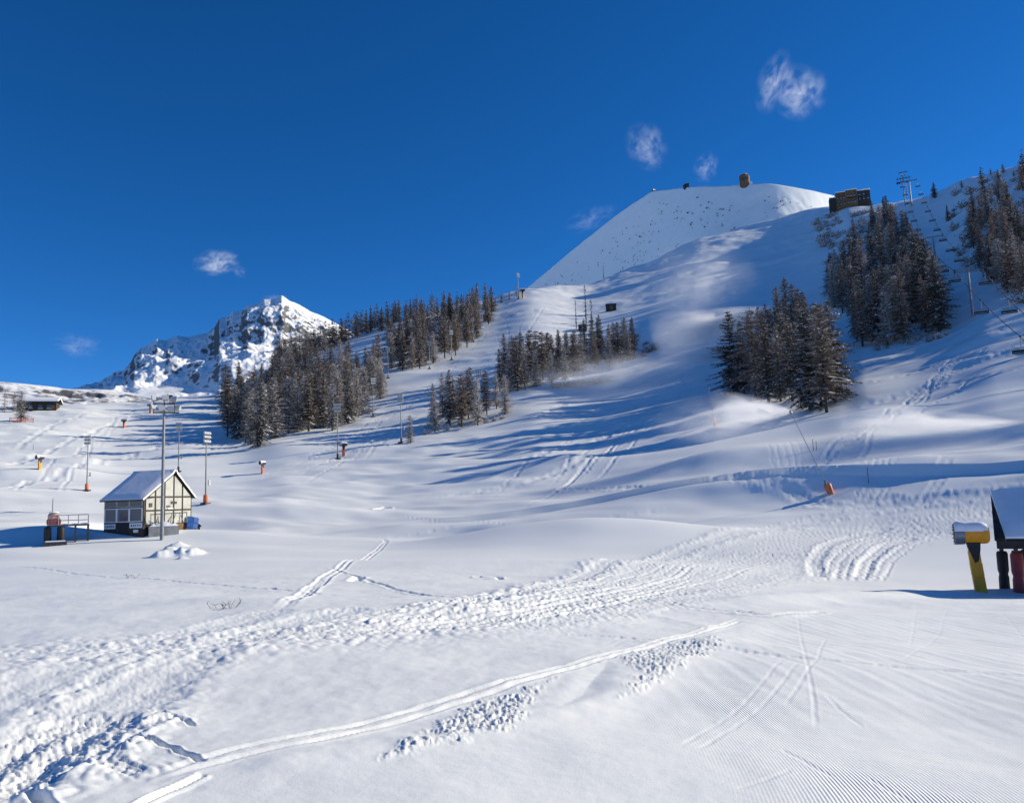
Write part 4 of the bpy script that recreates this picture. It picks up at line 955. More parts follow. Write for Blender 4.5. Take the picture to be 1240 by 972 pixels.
# front: three upper lights, three big windows, boards, doorway
ff = [(.035, .335), (.365, .655), (.685, .965)]
for (f0, f1) in ff:
    for (z0, z1) in ((3.75, 4.45), (1.95, 3.5)):
        b = MB(); slab(b, [P(f0, 0, z0, .03), P(f1, 0, z0, .03), P(f1, 0, z1, .03), P(f0, 0, z1, .03)], -NFv, .05); w_ = b.build('window', M['glass'], hut)
        b = MB()
        e = .018
        for (a0, a1, c0, c1) in ((f0 - e, f1 + e, z0 - .07, z0 + .03), (f0 - e, f1 + e, z1 - .03, z1 + .07), (f0 - e, f0 + .006, z0 + .03, z1 - .03), (f1 - .006, f1 + e, z0 + .03, z1 - .03)):
            slab(b, [P(a0, 0, c0, .07), P(a1, 0, c0, .07), P(a1, 0, c1, .07), P(a0, 0, c1, .07)], -NFv, .06)
        b.build('frame', M['white_paint'] if z0 < 3 else M['concrete'], w_)
for (f0, f1, z0, z1) in ((.02, .34, 1.15, 1.75), (.70, .985, 1.10, 1.70)):
    b = MB(); slab(b, [P(f0, 0, z0, .05), P(f1, 0, z0, .05), P(f1, 0, z1, .05), P(f0, 0, z1, .05)], -NFv, .06); sgn = b.build('sign_board', M['white_paint'], hut)
    b = MB()
    for i in range(5):
        a = f0 + (f1 - f0) * (.1 + .17 * i); slab(b, [P(a, 0, z0 + .2, .06), P(a + .03, 0, z0 + .2, .06), P(a + .03, 0, z0 + .42, .06), P(a, 0, z0 + .42, .06)], NFv, .01)
    b.build('sign_marks', M['sign_blue'], sgn)
b = MB(); slab(b, [P(.38, 0, -.3, .02), P(.66, 0, -.3, .02), P(.66, 0, 1.8, .02), P(.38, 0, 1.8, .02)], -NFv, .04); dr = b.build('door', M['black'], hut)
b = MB(); slab(b, [P(.64, 0, .8, .05), P(.65, 0, .8, .05), P(.65, 0, 1.0, .05), P(.64, 0, 1.0, .05)], -NFv, .03); b.build('handle', M['steel'], dr)
b = MB(); slab(b, [P(.12, 0, .6, .04), P(.24, 0, .6, .04), P(.24, 0, .95, .04), P(.12, 0, .95, .04)], -NFv, .03); b.build('wall_plate', M['white_paint'], hut)
# roof with its snow
def roof_plane(name, m_, f0, f1, g0, g1, z0, z1, th, parent):
    b = MB(); a = P(f0, g0, z0); c = P(f1, g0, z0); d = P(f1, g1, z1); e = P(f0, g1, z1); n = (c - a).cross(e - a).normalized()
    if n.z < 0: n = -n
    slab(b, [a, c, d, e], n, th); return b.build(name, m_, parent)
sl = (HP - HE) / RP; sl2 = (HP - HE2) / (1 - RP)
rf = roof_plane('roof', M['timber'], -.05, 1.05, -.05, RP + .002, HE - .05 * sl, HP, .14, hut)
rf2 = roof_plane('roof', M['timber'], -.048, 1.048, 1.05, RP, HE2 - .05 * sl2, HP, .14, hut)
for (g0, z0) in ((-.05, HE - .05 * sl), (1.05, HE2 - .05 * sl2)):
    b = MB(); a = P(-.055, g0, z0 + .14); c = P(1.055, g0, z0 + .14); d = P(1.055, RP, HP + .17); e = P(-.055, RP, HP + .17)
    vs_ = []; n_ = 10; nn = (c - a).cross(e - a).normalized(); nn = nn if nn.z > 0 else -nn; rg = random.Random(3)
    for i in range(n_ + 1):
        for j in range(n_ + 1):
            p = a.lerp(c, i / n_).lerp(e.lerp(d, i / n_), j / n_); ed = min(i, n_ - i, j + .0)
            vs_.append(p + nn * (.03 + (.2 if ed > 0 or j == n_ else .05) + .02 * rg.uniform(-1, 1)))
    b.add(vs_, [(i * (n_ + 1) + j, (i + 1) * (n_ + 1) + j, (i + 1) * (n_ + 1) + j + 1, i * (n_ + 1) + j + 1) for i in range(n_) for j in range(n_)])
    for rng_ in ([i * (n_ + 1) for i in range(n_ + 1)], [j for j in range(n_ + 1)], [n_ * (n_ + 1) + j for j in range(n_ + 1)]):
        ring = [vs_[t_] for t_ in rng_]; low = [Vector(p) - nn * .2 for p in ring]; b.add(ring + low, [(j, j + 1, n_ + 2 + j, n_ + 1 + j) for j in range(n_)])
    b.build('roof_snow', M['snow'], rf if g0 < 0 else rf2, True)
tag(hut, 'half timbered cream hut with dark glazed front and snowy roof', 'hut')
# concrete footing with heaped gear in front of the gable
def hp(f_, g_, z, o=0): return Vector(q) + Matrix.Rotation(facing(q), 3, 'Z') @ (P(f_, g_, z, 0, o) * HS)
HQ = q
c0 = hp(0, .28, 0, 1.6); ft = empty('concrete_footing', tuple(c0), facing(HQ))
b = MB(); b.box((-.4, 0, .2), (2.8, 1.5, 1.6)); b.build('block', M['concrete'], ft, False, .04)
b = MB()
for i in range(14):
    rg = random.Random(i); x = rg.uniform(-1.6, 1.6); b.tube((x, -.5 + rg.random(), 1.3), (x + rg.uniform(-.5, .5), rg.uniform(-.4, .4), 1.5 + rg.random() * .9), .05, .04, 6)
b.tube((-1.6, -.6, 2.2), (1.7, -.6, 2.3), .05, .05, 6); b.tube((-1.6, -.6, 1.3), (-1.6, -.6, 2.3), .05, .05, 6); b.tube((1.7, -.6, 1.3), (1.7, -.6, 2.35), .05, .05, 6)
b.build('rail', M['steel'], ft)
b = MB(); vs_ = []; n_ = 8
for i in range(n_ + 1):
    for j in range(n_ + 1): vs_.append((-1.75 + 2.7 * i / n_, -.7 + 1.4 * j / n_, 1.01 + (.45 * max(0, noise(i * .55, j * .6, 5) + .45) if 0 < i < n_ and 0 < j < n_ else 0)))
b.add(vs_, [(i * (n_ + 1) + j, (i + 1) * (n_ + 1) + j, (i + 1) * (n_ + 1) + j + 1, i * (n_ + 1) + j + 1) for i in range(n_) for j in range(n_)]); b.build('snow_cover', M['snow'], ft, True)
tag(ft, 'grey concrete block with snowy railings against the hut gable', 'concrete block')
for i, (g_, tilt, lab) in enumerate([(.86, .10, 'blue crash mat leaning on the right corner of the hut'), (.95, .20, 'blue crash mat leaning beside the hut corner on snow')]):
    c0 = hp(0, g_, 0, .55 + .1 * i); c0.z = ground(c0.x, c0.y); mt_ = empty('crash_mat', tuple(c0), facing(HQ) + R(10 + 12 * i))
    b = MB(); rot = Matrix.Rotation(tilt, 4, 'Y') @ Matrix.Rotation(-.12, 4, 'X')
    for j in range(3): b.box((0, 0, .35 + .62 * j), (.62, .22, .6), rot)
    b.build('mat_body', M['blue_mat'], mt_, False, .05)
    b = MB(); b.box((0, -.12, .65), (.64, .03, .05), rot); b.box((0, -.12, 1.28), (.64, .03, .05), rot); b.build('seam', M['sign_blue'], mt_)
    tag(mt_, lab, 'crash mat')
c0 = hp(0, 1.0, 0, -1.5); c0.z = ground(c0.x, c0.y); ln = empty('lean_to', tuple(c0), facing(HQ))
b = MB(); b.prism([(0, -.8, 2.3), (1.9, -.8, 1.2), (1.9, -.8, 1.05), (0, -.8, 2.15)], (0, 2.4, 0)); b.build('roof', M['timber'], ln)
b = MB(); b.prism([(0, -.85, 2.34), (1.95, -.85, 1.22), (1.95, -.85, 1.4), (0, -.85, 2.55)], (0, 2.5, 0)); b.build('roof_snow', M['snow'], ln)
for y in (-.7, 1.4): b = MB(); b.tube((1.7, y, -.5), (1.7, y, 1.3), .07, .07, 8); b.build('post', M['timber'], ln)
tag(ln, 'small snow covered lean-to roof at the right side of the hut', 'lean-to')

# ------------------------------------------------------------------ steel lift platform by the hut
q = site(82, 657); lp = empty('lift_platform', q, facing(q)); k = px(q); w_ = 43 * k; Zd = 20 * k
for i, x in enumerate([-.5, -.18, .18, .5]):
    b = MB(); b.box((x * w_, 0, Zd / 2 - .3), (.17, .17, Zd + .6)); b.build('post', M['dark_steel'], lp)
    b = MB(); b.box((x * w_, 1.5, Zd / 2 - .3), (.15, .15, Zd + .6)); b.build('post', M['dark_steel'], lp)
for x in (-.5, -.18):
    b = MB(); b.lathe((x * w_, 0, .25), (0, 0, 1), [(0, .3), (.1, .34), (1.2, .32), (1.3, .24)], 10); b.build('padding', M['black'], lp, True)
b = MB(); b.box((0, .75, Zd + .06), (w_ + .2, 1.8, .14)); b.build('deck', M['dark_steel'], lp)
b = MB(); b.box((.0, .75, Zd + .19), (w_, 1.6, .12)); b.build('deck_snow', M['snow'], lp, False, .04)
b = MB()
for x in (-.5, -.25, 0, .25, .5): b.tube((x * w_, -.1, Zd), (x * w_, -.1, Zd + 1.05), .04, .04, 6)
for z in (.55, 1.05): b.tube((-.5 * w_, -.1, Zd + z), (.5 * w_, -.1, Zd + z), .035, .035, 6)
b.tube((.5 * w_, -.1, Zd + 1.05), (.5 * w_, 1.6, Zd + 1.05), .035, .035, 6); b.build('railing', M['steel'], lp)
b = MB(); b.lathe((-.36 * w_, .3, Zd + .9), (1, 0, 0), [(-.5, .2), (-.45, .34), (-.1, .40), (.3, .38), (.5, .24)], 16); b.build('drive_wheel_cover', M['pale_red'], lp, True)
b = MB(); b.box((-.36 * w_, .3, Zd + .45), (1.2, .8, .5)); b.build('motor_box', M['red'], lp, False, .04)
b = MB(); b.lathe((-.36 * w_, .3, Zd + 1.3), (0, 0, 1), [(0, .45), (.08, .4), (.14, .2), (.16, .05)], 14); b.build('cover_snow', M['snow'], lp, True)
b = MB(); b.tube((-.40 * w_, .2, Zd), (-.40 * w_, .2, 54 * k), .05, .035, 8); b.build('mast', M['steel'], lp)
b = MB(); b.box((-.30 * w_, -.5, -.05), (1.9, .9, .4)); b.build('step', M['dark_steel'], lp); b = MB(); b.box((-.30 * w_, -.5, .2), (1.7, .8, .14)); b.build('step_snow', M['snow'], lp, False, .05)
tag(lp, 'dark steel lift platform with railings and a mast on open snow', 'lift platform')

# ------------------------------------------------------------------ chairlift
def at(u, v, d):
    az, t = ray(float(u), float(v)); return Vector((math.sin(az) * d, math.cos(az) * d, CZ + float(t) * d))
pyl = []
for (u, v, top, hw, lab) in [(1178, 383, 327, 14, 'nearest grey lift pylon with its crossarm above the open piste'), (1133, 318, 286, 10.5, 'lift pylon with crossarm half way up the bank'), (1104, 250, 218, 8, 'lift pylon with crossarm on the crest under the tower head')]:
    q = Vector(site(u, v)); k = px(q); hgt = (v - top) * k; pyl.append((q, hgt, hw * k, lab))
line_dir = (pyl[0][0] - pyl[2][0]); line_dir.z = 0; line_dir.normalize(); side = Vector((-line_dir.y, line_dir.x, 0))
if side.x < 0: side = -side
rzp = math.atan2(side.y, side.x)
tops = []
for (q, hgt, hw, lab) in pyl:
    r = empty('lift_pylon', tuple(q), rzp); s_ = hw / 3.2
    b = MB(); b.tube((0, 0, -1), (0, 0, hgt), .34 * s_, .24 * s_, 14); b.build('column', M['steel'], r, True)
    b = MB(); b.box((0, 0, hgt + .1), (2 * hw, .34 * s_, .36 * s_)); b.build('crossarm', M['steel'], r, False, .03)
    for sg in (-1, 1):
        b = MB(); b.box((sg * hw, 0, hgt + .15), (.16, 3.4 * s_, .2)); b.build('sheave_beam', M['dark_steel'], r)
        b = MB()
        for y in (-1.5, -.9, -.3, .3, .9, 1.5): b.lathe((sg * hw - .09, y * s_, hgt + .42), (1, 0, 0), [(0, .2), (.02, .24), (.16, .24), (.18, .2)], 10)
        b.build('sheave', M['black'], r)
    b = MB(); b.box((0, .5 * s_, hgt + .5), (2 * hw, .05, .05)); b.box((0, .5 * s_, hgt + .95), (2 * hw, .05, .05))
    for x in (-1, -.5, 0, .5, 1): b.box((x * hw, .5 * s_, hgt + .55), (.05, .05, .9))
    b.build('catwalk_rail', M['steel'], r)
    b = MB()
    for z in np.arange(.6, hgt, .55): b.box((-.5 * s_, 0, z), (.36, .04, .04))
    b.box((-.68 * s_, 0, hgt / 2), (.04, .04, hgt)); b.build('ladder', M['steel'], r)
    b = MB(); b.box((0, 0, -.1), (1.6 * s_, 1.6 * s_, .7)); b.build('plinth', M['concrete'], r, False, .04)
    tag(r, lab, 'lift pylon')
    tops.append((q + UP * (hgt + .55) - side * hw, q + UP * (hgt + .55) + side * hw))
# top tower head: lattice portal with lamp like heads on the crest
q = Vector(site(1097, 249)); k = px(q); r = empty('lift_tower_head', tuple(q), facing(q)); hh = 42 * k
b = MB(); b.tube((-.5, 0, -1), (-.5, 0, hh), .35, .28, 10); b.tube((1.6, .5, -1), (1.6, .5, hh * .8), .28, .22, 10); b.build('column', M['steel'], r, True)
b = MB()
for (z, w2) in ((hh, 3.4), (hh * .82, 5.2), (hh * .72, 5.0)): b.box((0, 0, z), (2 * w2, .5, .45))
for x in (-4.2, -2, 0, 2, 4.2): b.box((x, 0, hh * .78), (.25, .3, hh * .2))
b.build('gantry', M['dark_steel'], r)
b = MB()
for x in (-4.6, -3.0, 2.5, 4.4): b.lathe((x - .7, 0, hh * .70), (1, 0, 0), [(0, .5), (.1, .8), (1.3, .8), (1.4, .5)], 12)
b.build('wheel_casing', M['dark_steel'], r, True)
b = MB(); b.box((0, -.3, hh * .9), (3.6, .3, .6)); b.build('walkway', M['steel'], r)
tag(r, 'broad lift tower head with gantry standing on the crest', 'lift tower')
# cables run on past the nearest pylon to the valley
lo_l = at(1236, 408, 195); lo_r = at(1262, 398, 185)
ends_l = tops[0][0] + (lo_l - tops[0][0]) * 1.0; ends_r = lo_r
def cable(pts, label):
    out = []
    for a, b_ in zip(pts[:-1], pts[1:]):
        L = (b_ - a).length
        for i in range(10):
            t = i / 10; out.append(a.lerp(b_, t) - UP * (4 * t * (1 - t) * L * .012))
    out.append(pts[-1]); b = MB(); b.path([tuple(p) for p in out], .08, 5); o = b.build('lift_cable', M['dark_steel'])
    tag(o, label, 'cable'); return out
up_l = [tops[2][0], tops[1][0], tops[0][0], lo_l, lo_l + (lo_l - tops[0][0]) * .9]
up_r = [tops[2][1], tops[1][1], tops[0][1], lo_r, lo_r + (lo_r - tops[0][1]) * .9]
cl = cable(up_l, 'dark haul cable on the arm ends nearer the steep wood'); cr = cable(up_r, 'dark haul cable on the arm ends nearer the scrub bank')
def make_chair():
    r = empty('lift_chair')
    b = MB(); b.box((0, 0, .05), (.3, .5, .22)); b.build('grip', M['dark_steel'], r)
    b = MB(); b.path([(0, 0, 0), (0, .12, -.8), (0, .25, -1.9)], .06, 8); b.path([(-1.45, .25, -1.95), (1.45, .25, -1.95)], .06, 8)
    for s_ in (-1.45, 1.45): b.path([(s_, .25, -1.95), (s_, .3, -2.6), (s_, -.2, -3.05)], .05, 8)
    b.build('hanger', M['steel'], r, True)
    b = MB(); b.box((0, -.08, -3.05), (3.0, .55, .16)); b.build('seat', M['black'], r, False, .04)
    b = MB(); b.box((0, .24, -2.7), (3.0, .12, .62)); b.build('backrest', M['black'], r, False, .04)
    b = MB(); b.path([(-1.4, .2, -2.2), (-1.4, -.5, -2.3), (1.4, -.5, -2.3), (1.4, .2, -2.2)], .035, 6); b.build('safety_bar', M['steel'], r)
    b = MB(); b.box((0, -.08, -2.94), (2.7, .4, .06)); b.build('seat_snow', M['snow'], r, False, .02)
    return r
ch = make_chair(); first = True
def along(line, s0, step, n):
    d = 0; out = []; nxt = s0
    for a, b_ in zip(line[:-1], line[1:]):
        L = (b_ - a).length
        while d + L >= nxt and len(out) < n: out.append(a.lerp(b_, (nxt - d) / L)); nxt += step
        d += L
    return out
TL = sum((b_ - a).length for a, b_ in zip(cl[:-1], cl[1:]))
for line, s0, lab, grp in ((cl, 8, 'empty wide lift chair hanging on the cable nearer the steep wood', 'chairs on the wood side cable'), (cr, 19, 'empty wide lift chair hanging on the cable nearer the scrub bank', 'chairs on the bank side cable')):
    for p in along(line, s0, 44, 13):
        if p.y < 60: continue
        c = ch if first else copy_tree(ch); first = False
        c.location = p; c.rotation_euler = (0, 0, rzp); c.scale = (1.15,) * 3; tag(c, lab, 'lift chair', grp)

# ------------------------------------------------------------------ buildings on the skyline
q = Vector(site(1030, 251)); k = px(q); r = empty('ridge_lodge', tuple(q + UP * -.5), facing(q) + R(6)); W_ = 46 * k; Hh = 21 * k; f0 = -W_ / 2
secs = [(0, .16, .72, 'timber'), (.16, .40, 1.0, 'brown_wood'), (.40, .68, 1.06, 'brown_wood'), (.68, 1.0, .95, 'timber')]
for i, (a, c, hz, m_) in enumerate(secs):
    b = MB(); b.box((f0 + W_ * (a + c) / 2, 5 + .8 * (i % 2), Hh * hz / 2 - 1.5), (W_ * (c - a) - .05, 10, Hh * hz + 3)); b.build('wall', M[m_], r)
    b = MB(); b.box((f0 + W_ * (a + c) / 2, 5, Hh * hz + .35), (W_ * (c - a) + .25, 11 + .1 * i, .7 + .02 * i)); b.build('roof_snow', M['snow'], r, False, .15)
for i, (a, zc) in enumerate([(.20, .35), (.28, .35), (.36, .35), (.46, .4), (.54, .4), (.62, .4), (.74, .5), (.84, .5), (.94, .5), (.20, .72), (.28, .72), (.36, .72), (.46, .78), (.54, .78), (.62, .78), (.74, .76), (.84, .76)]):
    b = MB(); b.box((f0 + W_ * a, -.05, Hh * zc), (1.3, .3, 1.9)); wi_ = b.build('window', M['glass'], r)
    b = MB(); b.box((f0 + W_ * a, -.12, Hh * zc - 1.1), (1.6, .35, .22)); b.build('sill', M['white_paint'], wi_)
for a in (.405, .68):
    b = MB(); b.box((f0 + W_ * a, .0, Hh * .5), (.5, 1.0, Hh * 1.02)); b.build('pillar', M['stone'], r)
b = MB(); b.box((f0 + W_ * .54, -.9, Hh * .58), (W_ * .26, 1.6, .25)); b.build('balcony', M['timber'], r)
b = MB(); b.box((f0 + W_ * .55, 6, Hh * 1.06 + 1.2), (2.0, 2.0, 1.9)); b.tube((f0 + W_ * .55, 6, Hh * 1.06 + 2), (f0 + W_ * .55, 6, Hh * 1.06 + 7), .15, .08, 6); b.build('chimney', M['stone'], r)
tag(r, 'brown timber lodge with flat snowy roofs perched on the ridge', 'lodge')
q = on_dome(902, 226); r = empty('summit_station', q, facing(q)); k = px(q)
b = MB(); b.lathe((0, 0, -4), (0, 0, 1), [(0, 6.6), (4, 6.8), (4.1, 6.3), (14, 6.3), (14.1, 6.8), (17.5, 6.4), (19.3, 5.0)], 9); b.build('drum_wall', M['brown_wood'], r)
b = MB(); b.lathe((7.2, -1, 3), (0.3, -1, .2), [(0, .5), (.6, 2.0), (1.2, 2.4)], 14); b.box((6.8, 0, 0), (.5, .5, 6)); b.build('dish', M['white_paint'], r, True)
for a in (-3, 0, 3): b = MB(); b.box((a, -6.3, 8), (1.6, .8, 2.4)); b.build('window', M['glass'], r)
b = MB(); b.lathe((0, 0, 15.35), (0, 0, 1), [(0, 4.9), (.7, 4.3), (1.0, .6)], 12); b.build('roof_snow', M['snow'], r, True)
tag(r, 'brown rounded station building on top of the bare hilltop', 'building')
q = on_dome(831, 229); r = empty('summit_hut', q, facing(q) + .4)
b = MB(); b.box((0, 0, 2), (6, 6, 8)); b.build('wall', M['timber'], r); b = MB(); b.prism([(-3.4, -3.4, 6), (3.4, -3.4, 6), (2.4, -3.4, 7.4)], (0, 6.8, 0)); b.build('roof', M['dark_steel'], r)
b = MB(); b.box((0, -3.05, 3), (1.4, .2, 1.6)); b.build('window', M['glass'], r); tag(r, 'small dark hut alone on the hilltop crest', 'hut')
# cabin by the rocky ridge
q = Vector(site(44, 497)); k = px(q); r = empty('cabin', tuple(q), facing(q) + R(-12)); W_ = 42 * k; Hh = 12 * k
b = MB(); b.box((0, 3.5, Hh * .4 - .5), (W_, 7, Hh * .9 + 1)); b.build('wall', M['timber'], r)
b = MB(); b.prism([(-W_ * .56, -1.5, Hh * .82), (-W_ * .56, 3.5, Hh * 1.2), (-W_ * .56, 8.5, Hh * .82), (-W_ * .56, 8.5, Hh * .9), (-W_ * .56, 3.5, Hh * 1.3), (-W_ * .56, -1.5, Hh * .9)], (W_ * 1.12, 0, 0)); rf = b.build('roof', M['timber'], r)
b = MB(); b.prism([(-W_ * .565, -1.55, Hh * .9), (-W_ * .565, 3.5, Hh * 1.3), (-W_ * .565, 8.5, Hh * .9), (-W_ * .565, 8.3, Hh * 1.05), (-W_ * .565, 3.5, Hh * 1.5), (-W_ * .565, -1.5, Hh * 1.05)], (W_ * 1.13, 0, 0)); b.build('roof_snow', M['snow'], rf)
for x in (-.35, -.15, .1, .32):
    b = MB(); b.box((x * W_, -.04, Hh * .42), (1.5, .2, 1.4)); wi_ = b.build('window', M['glass'], r); b = MB(); b.box((x * W_, -.1, Hh * .42 - .8), (1.7, .25, .14)); b.build('sill', M['white_paint'], wi_)
b = MB(); b.box((.42 * W_, -.04, Hh * .22), (1.2, .2, 2.6)); b.build('door', M['brown_wood'], r)
tag(r, 'low dark cabin with thick snow roof before the rocky ridge', 'cabin')
# red fence panel at the round tree
q = Vector(site(26, 512)); r = empty('net_fence', tuple(q), facing(q))
b = MB()
for z in (.4, .8, 1.2, 1.6): b.box((0, 0, z), (7, .05, .16))
b.build('netting', M['net'], r)
for x in (-3.4, -1.1, 1.1, 3.4): b = MB(); b.tube((x, 0, -.4), (x, 0, 1.9), .07, .06, 6); b.build('stake', M['dark_steel'], r)
tag(r, 'short red net fence at the foot of the round bare tree', 'fence')
# low stone retaining wall under the misty larches
a_, c_ = Vector(site(668, 470)), Vector(site(742, 461)); dv = c_ - a_; r = empty('retaining_wall', tuple(a_), math.atan2(dv.y, dv.x)); L = math.hypot(dv.x, dv.y); n_ = 12
rg = random.Random(2)
for i in range(n_):
    z = dv.z * (i + .5) / n_
    for j in range(3):
        b = MB(); w_ = L / n_; b.box(((i + .5 + (.25 if j % 2 else 0)) * w_, rg.uniform(-.06, .06), z + .15 + .68 * j - .3), (w_ - .06, 1.2, .66)); b.build('stone', M['stone'], r, False, .06)
b = MB(); vs_ = []
for i in range(25):
    z = dv.z * i / 24 + 1.75 + .08 * rg.uniform(-1, 1)
    for (y, dz) in ((-.75, 0), (-.6, .3), (.4, .45), (1.6, .2)): vs_.append((L * 1.03 * i / 24, y, z + dz - .1))
b.add(vs_, [(i * 4 + j, (i + 1) * 4 + j, (i + 1) * 4 + j + 1, i * 4 + j + 1) for i in range(24) for j in range(3)]); b.build('snow_cap', M['snow'], r, True)
tag(r, 'low stone retaining wall capped with snow under the misty larches', 'wall')
# small dark equipment sheds on the slopes
for (u, v, wp, hp_, lab) in [(590, 388, 9, 6, 'small dark shed at the lower end of the crest larches'), (706, 400, 10, 6, 'small dark shed between the thin conifer spires'), (740, 376, 12, 7, 'dark shed with bushes on the blue shaded piste')]:
    q = Vector(site(u, v)); k = px(q); r = empty('equipment_shed', tuple(q), facing(q) + random.uniform(-.4, .4)); w_ = wp * k; h_ = hp_ * k
    b = MB(); b.box((0, 0, h_ / 2 - .3), (w_, w_ * .7, h_ + .6)); b.build('wall', M['timber'], r); b = MB(); b.prism([(-w_ * .56, -w_ * .42, h_), (w_ * .56, -w_ * .42, h_), (0, -w_ * .42, h_ * 1.35)], (0, w_ * .84, 0)); b.build('roof', M['dark_steel'], r)
    b = MB(); b.prism([(-w_ * .5, -w_ * .43, h_ * 1.06), (w_ * .5, -w_ * .43, h_ * 1.06), (0, -w_ * .43, h_ * 1.5)], (0, w_ * .86, 0)); b.build('roof_snow', M['snow'], r); b = MB(); b.box((0, -w_ * .355, h_ * .4), (w_ * .3, .08, h_ * .7)); b.build('door', M['brown_wood'], r)
    tag(r, lab, 'shed')
# marker stakes and dry stems poking out of the snow
for (u, v, hp_, lab) in [(985, 545, 12, 'thin marker stake on the slope right of the lance tip'), (989, 545, 10, 'shorter marker stake beside another right of the lance tip'), (677, 346, 14, 'pale marker stake on the bright crest'), (40, 545, 6, 'short dark stake high on the far left slope'), (229, 487, 5, 'short dark stake on the crest before the far peak'), (1052, 585, 18, 'thin marker stake among the tracks right of the lance')]:
    q = Vector(site(u, v)); k = px(q); b = MB(); b.tube((0, 0, -.3), (0, .05, hp_ * k), .045, .035, 8); b.lathe((0, .05, hp_ * k - .02), (0, 0, 1), [(0, .06), (.06, .07), (.1, .03)], 8); o = b.build('marker_stake', M['dark_steel'] if u != 677 else M['white_paint'], None, True); o.location = q; o.rotation_euler = (0, 0, facing(q)); tag(o, lab, 'stake')
for i, (u, v, n_, w_, h_) in enumerate([(268, 737, 12, .3, .14), (158, 700, 8, .4, .16)]):
    q = Vector(site(u, v)); rg = random.Random(i); b = MB()
    for _ in range(n_):
        x, y = rg.uniform(-w_, w_), rg.uniform(-w_, w_) * .6; e = (x + rg.uniform(-.2, .2), y + rg.uniform(-.2, .2), h_ * rg.uniform(.4, 1)); b.tube((x, y, -.1), e, .007, .004, 4)
        for _ in range(2): b.tube(e, (e[0] + rg.uniform(-.12, .12), e[1] + rg.uniform(-.1, .1), e[2] + rg.uniform(-.02, .12)), .007, .003, 3)
    o = b.build('dry_grass_tuft', M['dry_grass']); o.location = q; tag(o, 'tuft of dry stems poking through the snow below the hut', 'grass tuft', 'dry stems below the hut')

# ------------------------------------------------------------------ blown snow from the guns, small clouds
def wisp_material(name, dens, scale, contrast, color=(1, 1, 1), aniso=0.2, axial=True):
    m = bpy.data.materials.new(name); m.use_nodes = True; n = m.node_tree.nodes; l = m.node_tree.links
    n.remove(n['Principled BSDF']); pv = n.new('ShaderNodeVolumePrincipled'); l.new(pv.outputs[0], n['Material Output'].inputs['Volume'])
    pv.inputs['Color'].default_value = (*color, 1); pv.inputs['Anisotropy'].default_value = aniso
    tc = n.new('ShaderNodeTexCoord'); nz = n.new('ShaderNodeTexNoise'); nz.inputs['Scale'].default_value = scale; nz.inputs['Detail'].default_value = 5.0; nz.inputs['Roughness'].default_value = 0.6; nz.inputs['Distortion'].default_value = 0.7 if contrast > .2 else 0.5
    mp = n.new('ShaderNodeMapping'); mp.inputs['Scale'].default_value = (1.0, 2.4, 2.4) if axial else (1, 1, 1); l.new(tc.outputs['Object'], mp.inputs['Vector']); l.new(mp.outputs[0], nz.inputs['Vector'])
    mr = n.new('ShaderNodeMapRange'); mr.inputs['From Min'].default_value = 0.38 if contrast > .2 else 0.48; mr.inputs['From Max'].default_value = 0.68 if contrast > .2 else 0.78; l.new(nz.outputs['Fac'], mr.inputs['Value'])
    sx = n.new('ShaderNodeSeparateXYZ'); l.new(tc.outputs['Object'], sx.inputs[0])
    def M_(op, a, b_=None):
        q = n.new('ShaderNodeMath'); q.operation = op
        for i, v in enumerate((a, b_)):
            if v is None: continue
            if isinstance(v, (int, float)): q.inputs[i].default_value = v
            else: l.new(v, q.inputs[i])
        return q.outputs[0]
    if axial:    # a plume along +X from its nozzle at x = 0 to x = 1, widening; |y|, |z| < 0.5
        wdt = M_('ADD', M_('MULTIPLY', M_('POWER', M_('MAXIMUM', sx.outputs['X'], 0.0), 0.75), 0.42), 0.03)
        rad = M_('DIVIDE', M_('SQRT', M_('ADD', M_('MULTIPLY', sx.outputs['Y'], sx.outputs['Y']), M_('MULTIPLY', sx.outputs['Z'], sx.outputs['Z']))), wdt)
        fall = M_('MULTIPLY', M_('MAXIMUM', M_('SUBTRACT', 1.0, rad), 0.0), M_('MAXIMUM', M_('SUBTRACT', 1.0, sx.outputs['X']), 0.0))
        thin = M_('DIVIDE', 0.1, M_('ADD', wdt, 0.02)); fall = M_('MULTIPLY', fall, thin)
    else:
        vl = n.new('ShaderNodeVectorMath'); vl.operation = 'LENGTH'; l.new(tc.outputs['Object'], vl.inputs[0])
        e = M_('MAXIMUM', M_('SUBTRACT', 1.0, vl.outputs['Value']), 0.0); fall = M_('MULTIPLY', e, M_('ADD', e, 0.3))
    l.new(M_('MULTIPLY', M_('MULTIPLY', fall, mr.outputs[0]), dens), pv.inputs['Density'])
    return m
def plume(name, a, b_, width, height, mat_, label, cat):
    a = Vector(a); b_ = Vector(b_); d = b_ - a; L = d.length; x = d.normalized(); y = UP.cross(x).normalized(); z = x.cross(y)
    bm_ = MB(); bm_.box((.5, 0, 0), (1.0, 1.0, 1.0)); o = bm_.build(name, mat_)
    o.matrix_world = Matrix.Translation(a) @ Matrix(((x.x, y.x, z.x), (x.y, y.y, z.y), (x.z, y.z, z.z))).to_4x4() @ Matrix.Diagonal((L, width, height, 1))
    return tag(o, label, cat, None, 'stuff')
def puff(name, c, r, mat_, label, cat, rz=0.0, tilt=0.0):
    import bmesh
    me = bpy.data.meshes.new(name); bm_ = bmesh.new(); bmesh.ops.create_icosphere(bm_, subdivisions=3, radius=1.0); bm_.to_mesh(me); bm_.free(); me.materials.append(mat_)
    o = bpy.data.objects.new(name, me); col.objects.link(o); o.location = c; o.scale = r; o.rotation_euler = (0, tilt, rz); return tag(o, label, cat, None, 'stuff')
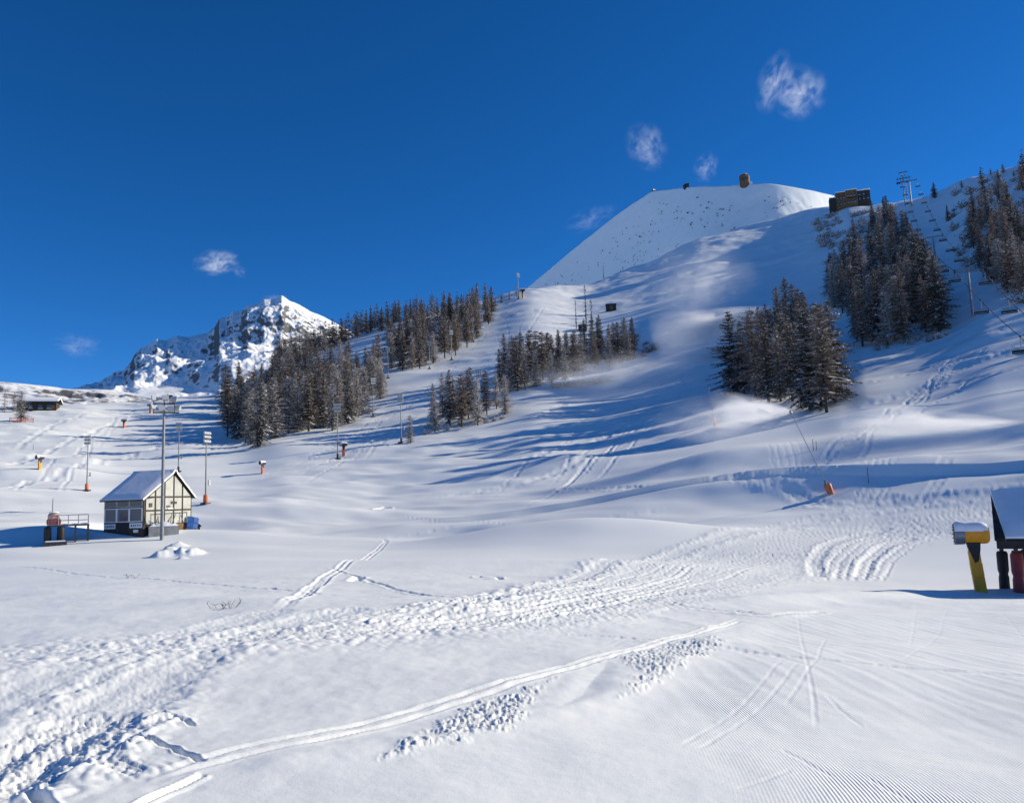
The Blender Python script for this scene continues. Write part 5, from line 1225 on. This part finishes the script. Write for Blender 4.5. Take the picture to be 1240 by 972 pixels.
tipd = LD - 2.0
plume('snow_spray', at(956, 498, tipd), at(862, 497, tipd + 10), 5, 7, wisp_material('spray_near', 16.0, 3.0, .28), 'white snow spray blown left from the lance tip', 'snow spray')
gq = site(1060, 535); gd = math.hypot(gq[0], gq[1])
plume('snow_spray', at(1275, 520, gd), at(1010, 515, gd + 6), 12, 10, wisp_material('spray_right', 9.0, 3.0, .3), 'long low cloud of blown snow across the slope behind the lance', 'snow spray')
gq = site(900, 425); gd = math.hypot(gq[0], gq[1])
plume('snow_spray', at(945, 374, gd), at(790, 415, gd - 6), 22, 26, wisp_material('spray_far', 12.0, 3.0, .3), 'broad pale snow spray left of the conifer clump', 'snow spray')
plume('snow_spray', at(935, 402, gd - 5), at(800, 455, gd - 20), 20, 22, wisp_material('spray_far_low', 11.0, 3.0, .3), 'lower pale snow spray drifting down the piste', 'snow spray')
puff('snow_mist', at(740, 455, 262), (30, 12, 9), wisp_material('mist_mid', .2, 2.0, .35, axial=False), 'thin snow mist drifting through the larches above the stone wall', 'snow mist')
puff('snow_mist', at(845, 350, 400), (34, 15, 30), wisp_material('mist_high', .09, 2.0, .35, axial=False), 'faint snow mist hanging over the upper piste', 'snow mist')
puff('snow_mist', at(880, 512, 128), (13, 6, 5), wisp_material('mist_low', .3, 2.0, .35, axial=False), 'thin snow mist over the mound below the conifer clump', 'snow mist')
gq = site(210, 486); gd = math.hypot(gq[0], gq[1])
plume('snow_spray', at(222, 471, gd + 4), at(160, 478, gd + 30), 14, 14, wisp_material('spray_left', 6.0, 3.0, .3), 'small white snow spray on the crest before the far peak', 'snow spray')
for (u, v, w_, h_, dn, lab, tl) in [(262, 318, 27, 13, .0075, 'small bright white cloud above the lower wood', -.25), (93, 418, 26, 14, .0016, 'faint cloud low in the sky left of the far peak', 0), (783, 177, 26, 34, .0016, 'thin wispy cloud over the left end of the hilltop', -.5),
                                (938, 100, 22, 42, .0016, 'curled wispy cloud high over the hilltop', .35), (968, 112, 34, 34, .0022, 'ragged wispy cloud beside the curled one', 0), (855, 203, 16, 18, .0012, 'tiny faint cloud just above the hilltop', 0), (288, 327, 9, 8, .0014, 'tiny wisp right of the small bright cloud', 0), (715, 265, 38, 14, .0007, 'barely visible thin cloud by the left shoulder of the hilltop', -.3)]:
    d = 5000.; c = at(u, v, d); k = d / F * 1.05
    puff('cloud', c, (w_ * k, 160, h_ * k), wisp_material('cloud_wisp', dn * 7, 2.3, .16, axial=False, aniso=.4), lab, 'cloud', 0, tl)
puff('cloud', at(333, 362, 3650), (70, 60, 22), wisp_material('summit_wisp', .012, 2.0, .3, axial=False), 'thread of blown snow on the far summit', 'cloud')
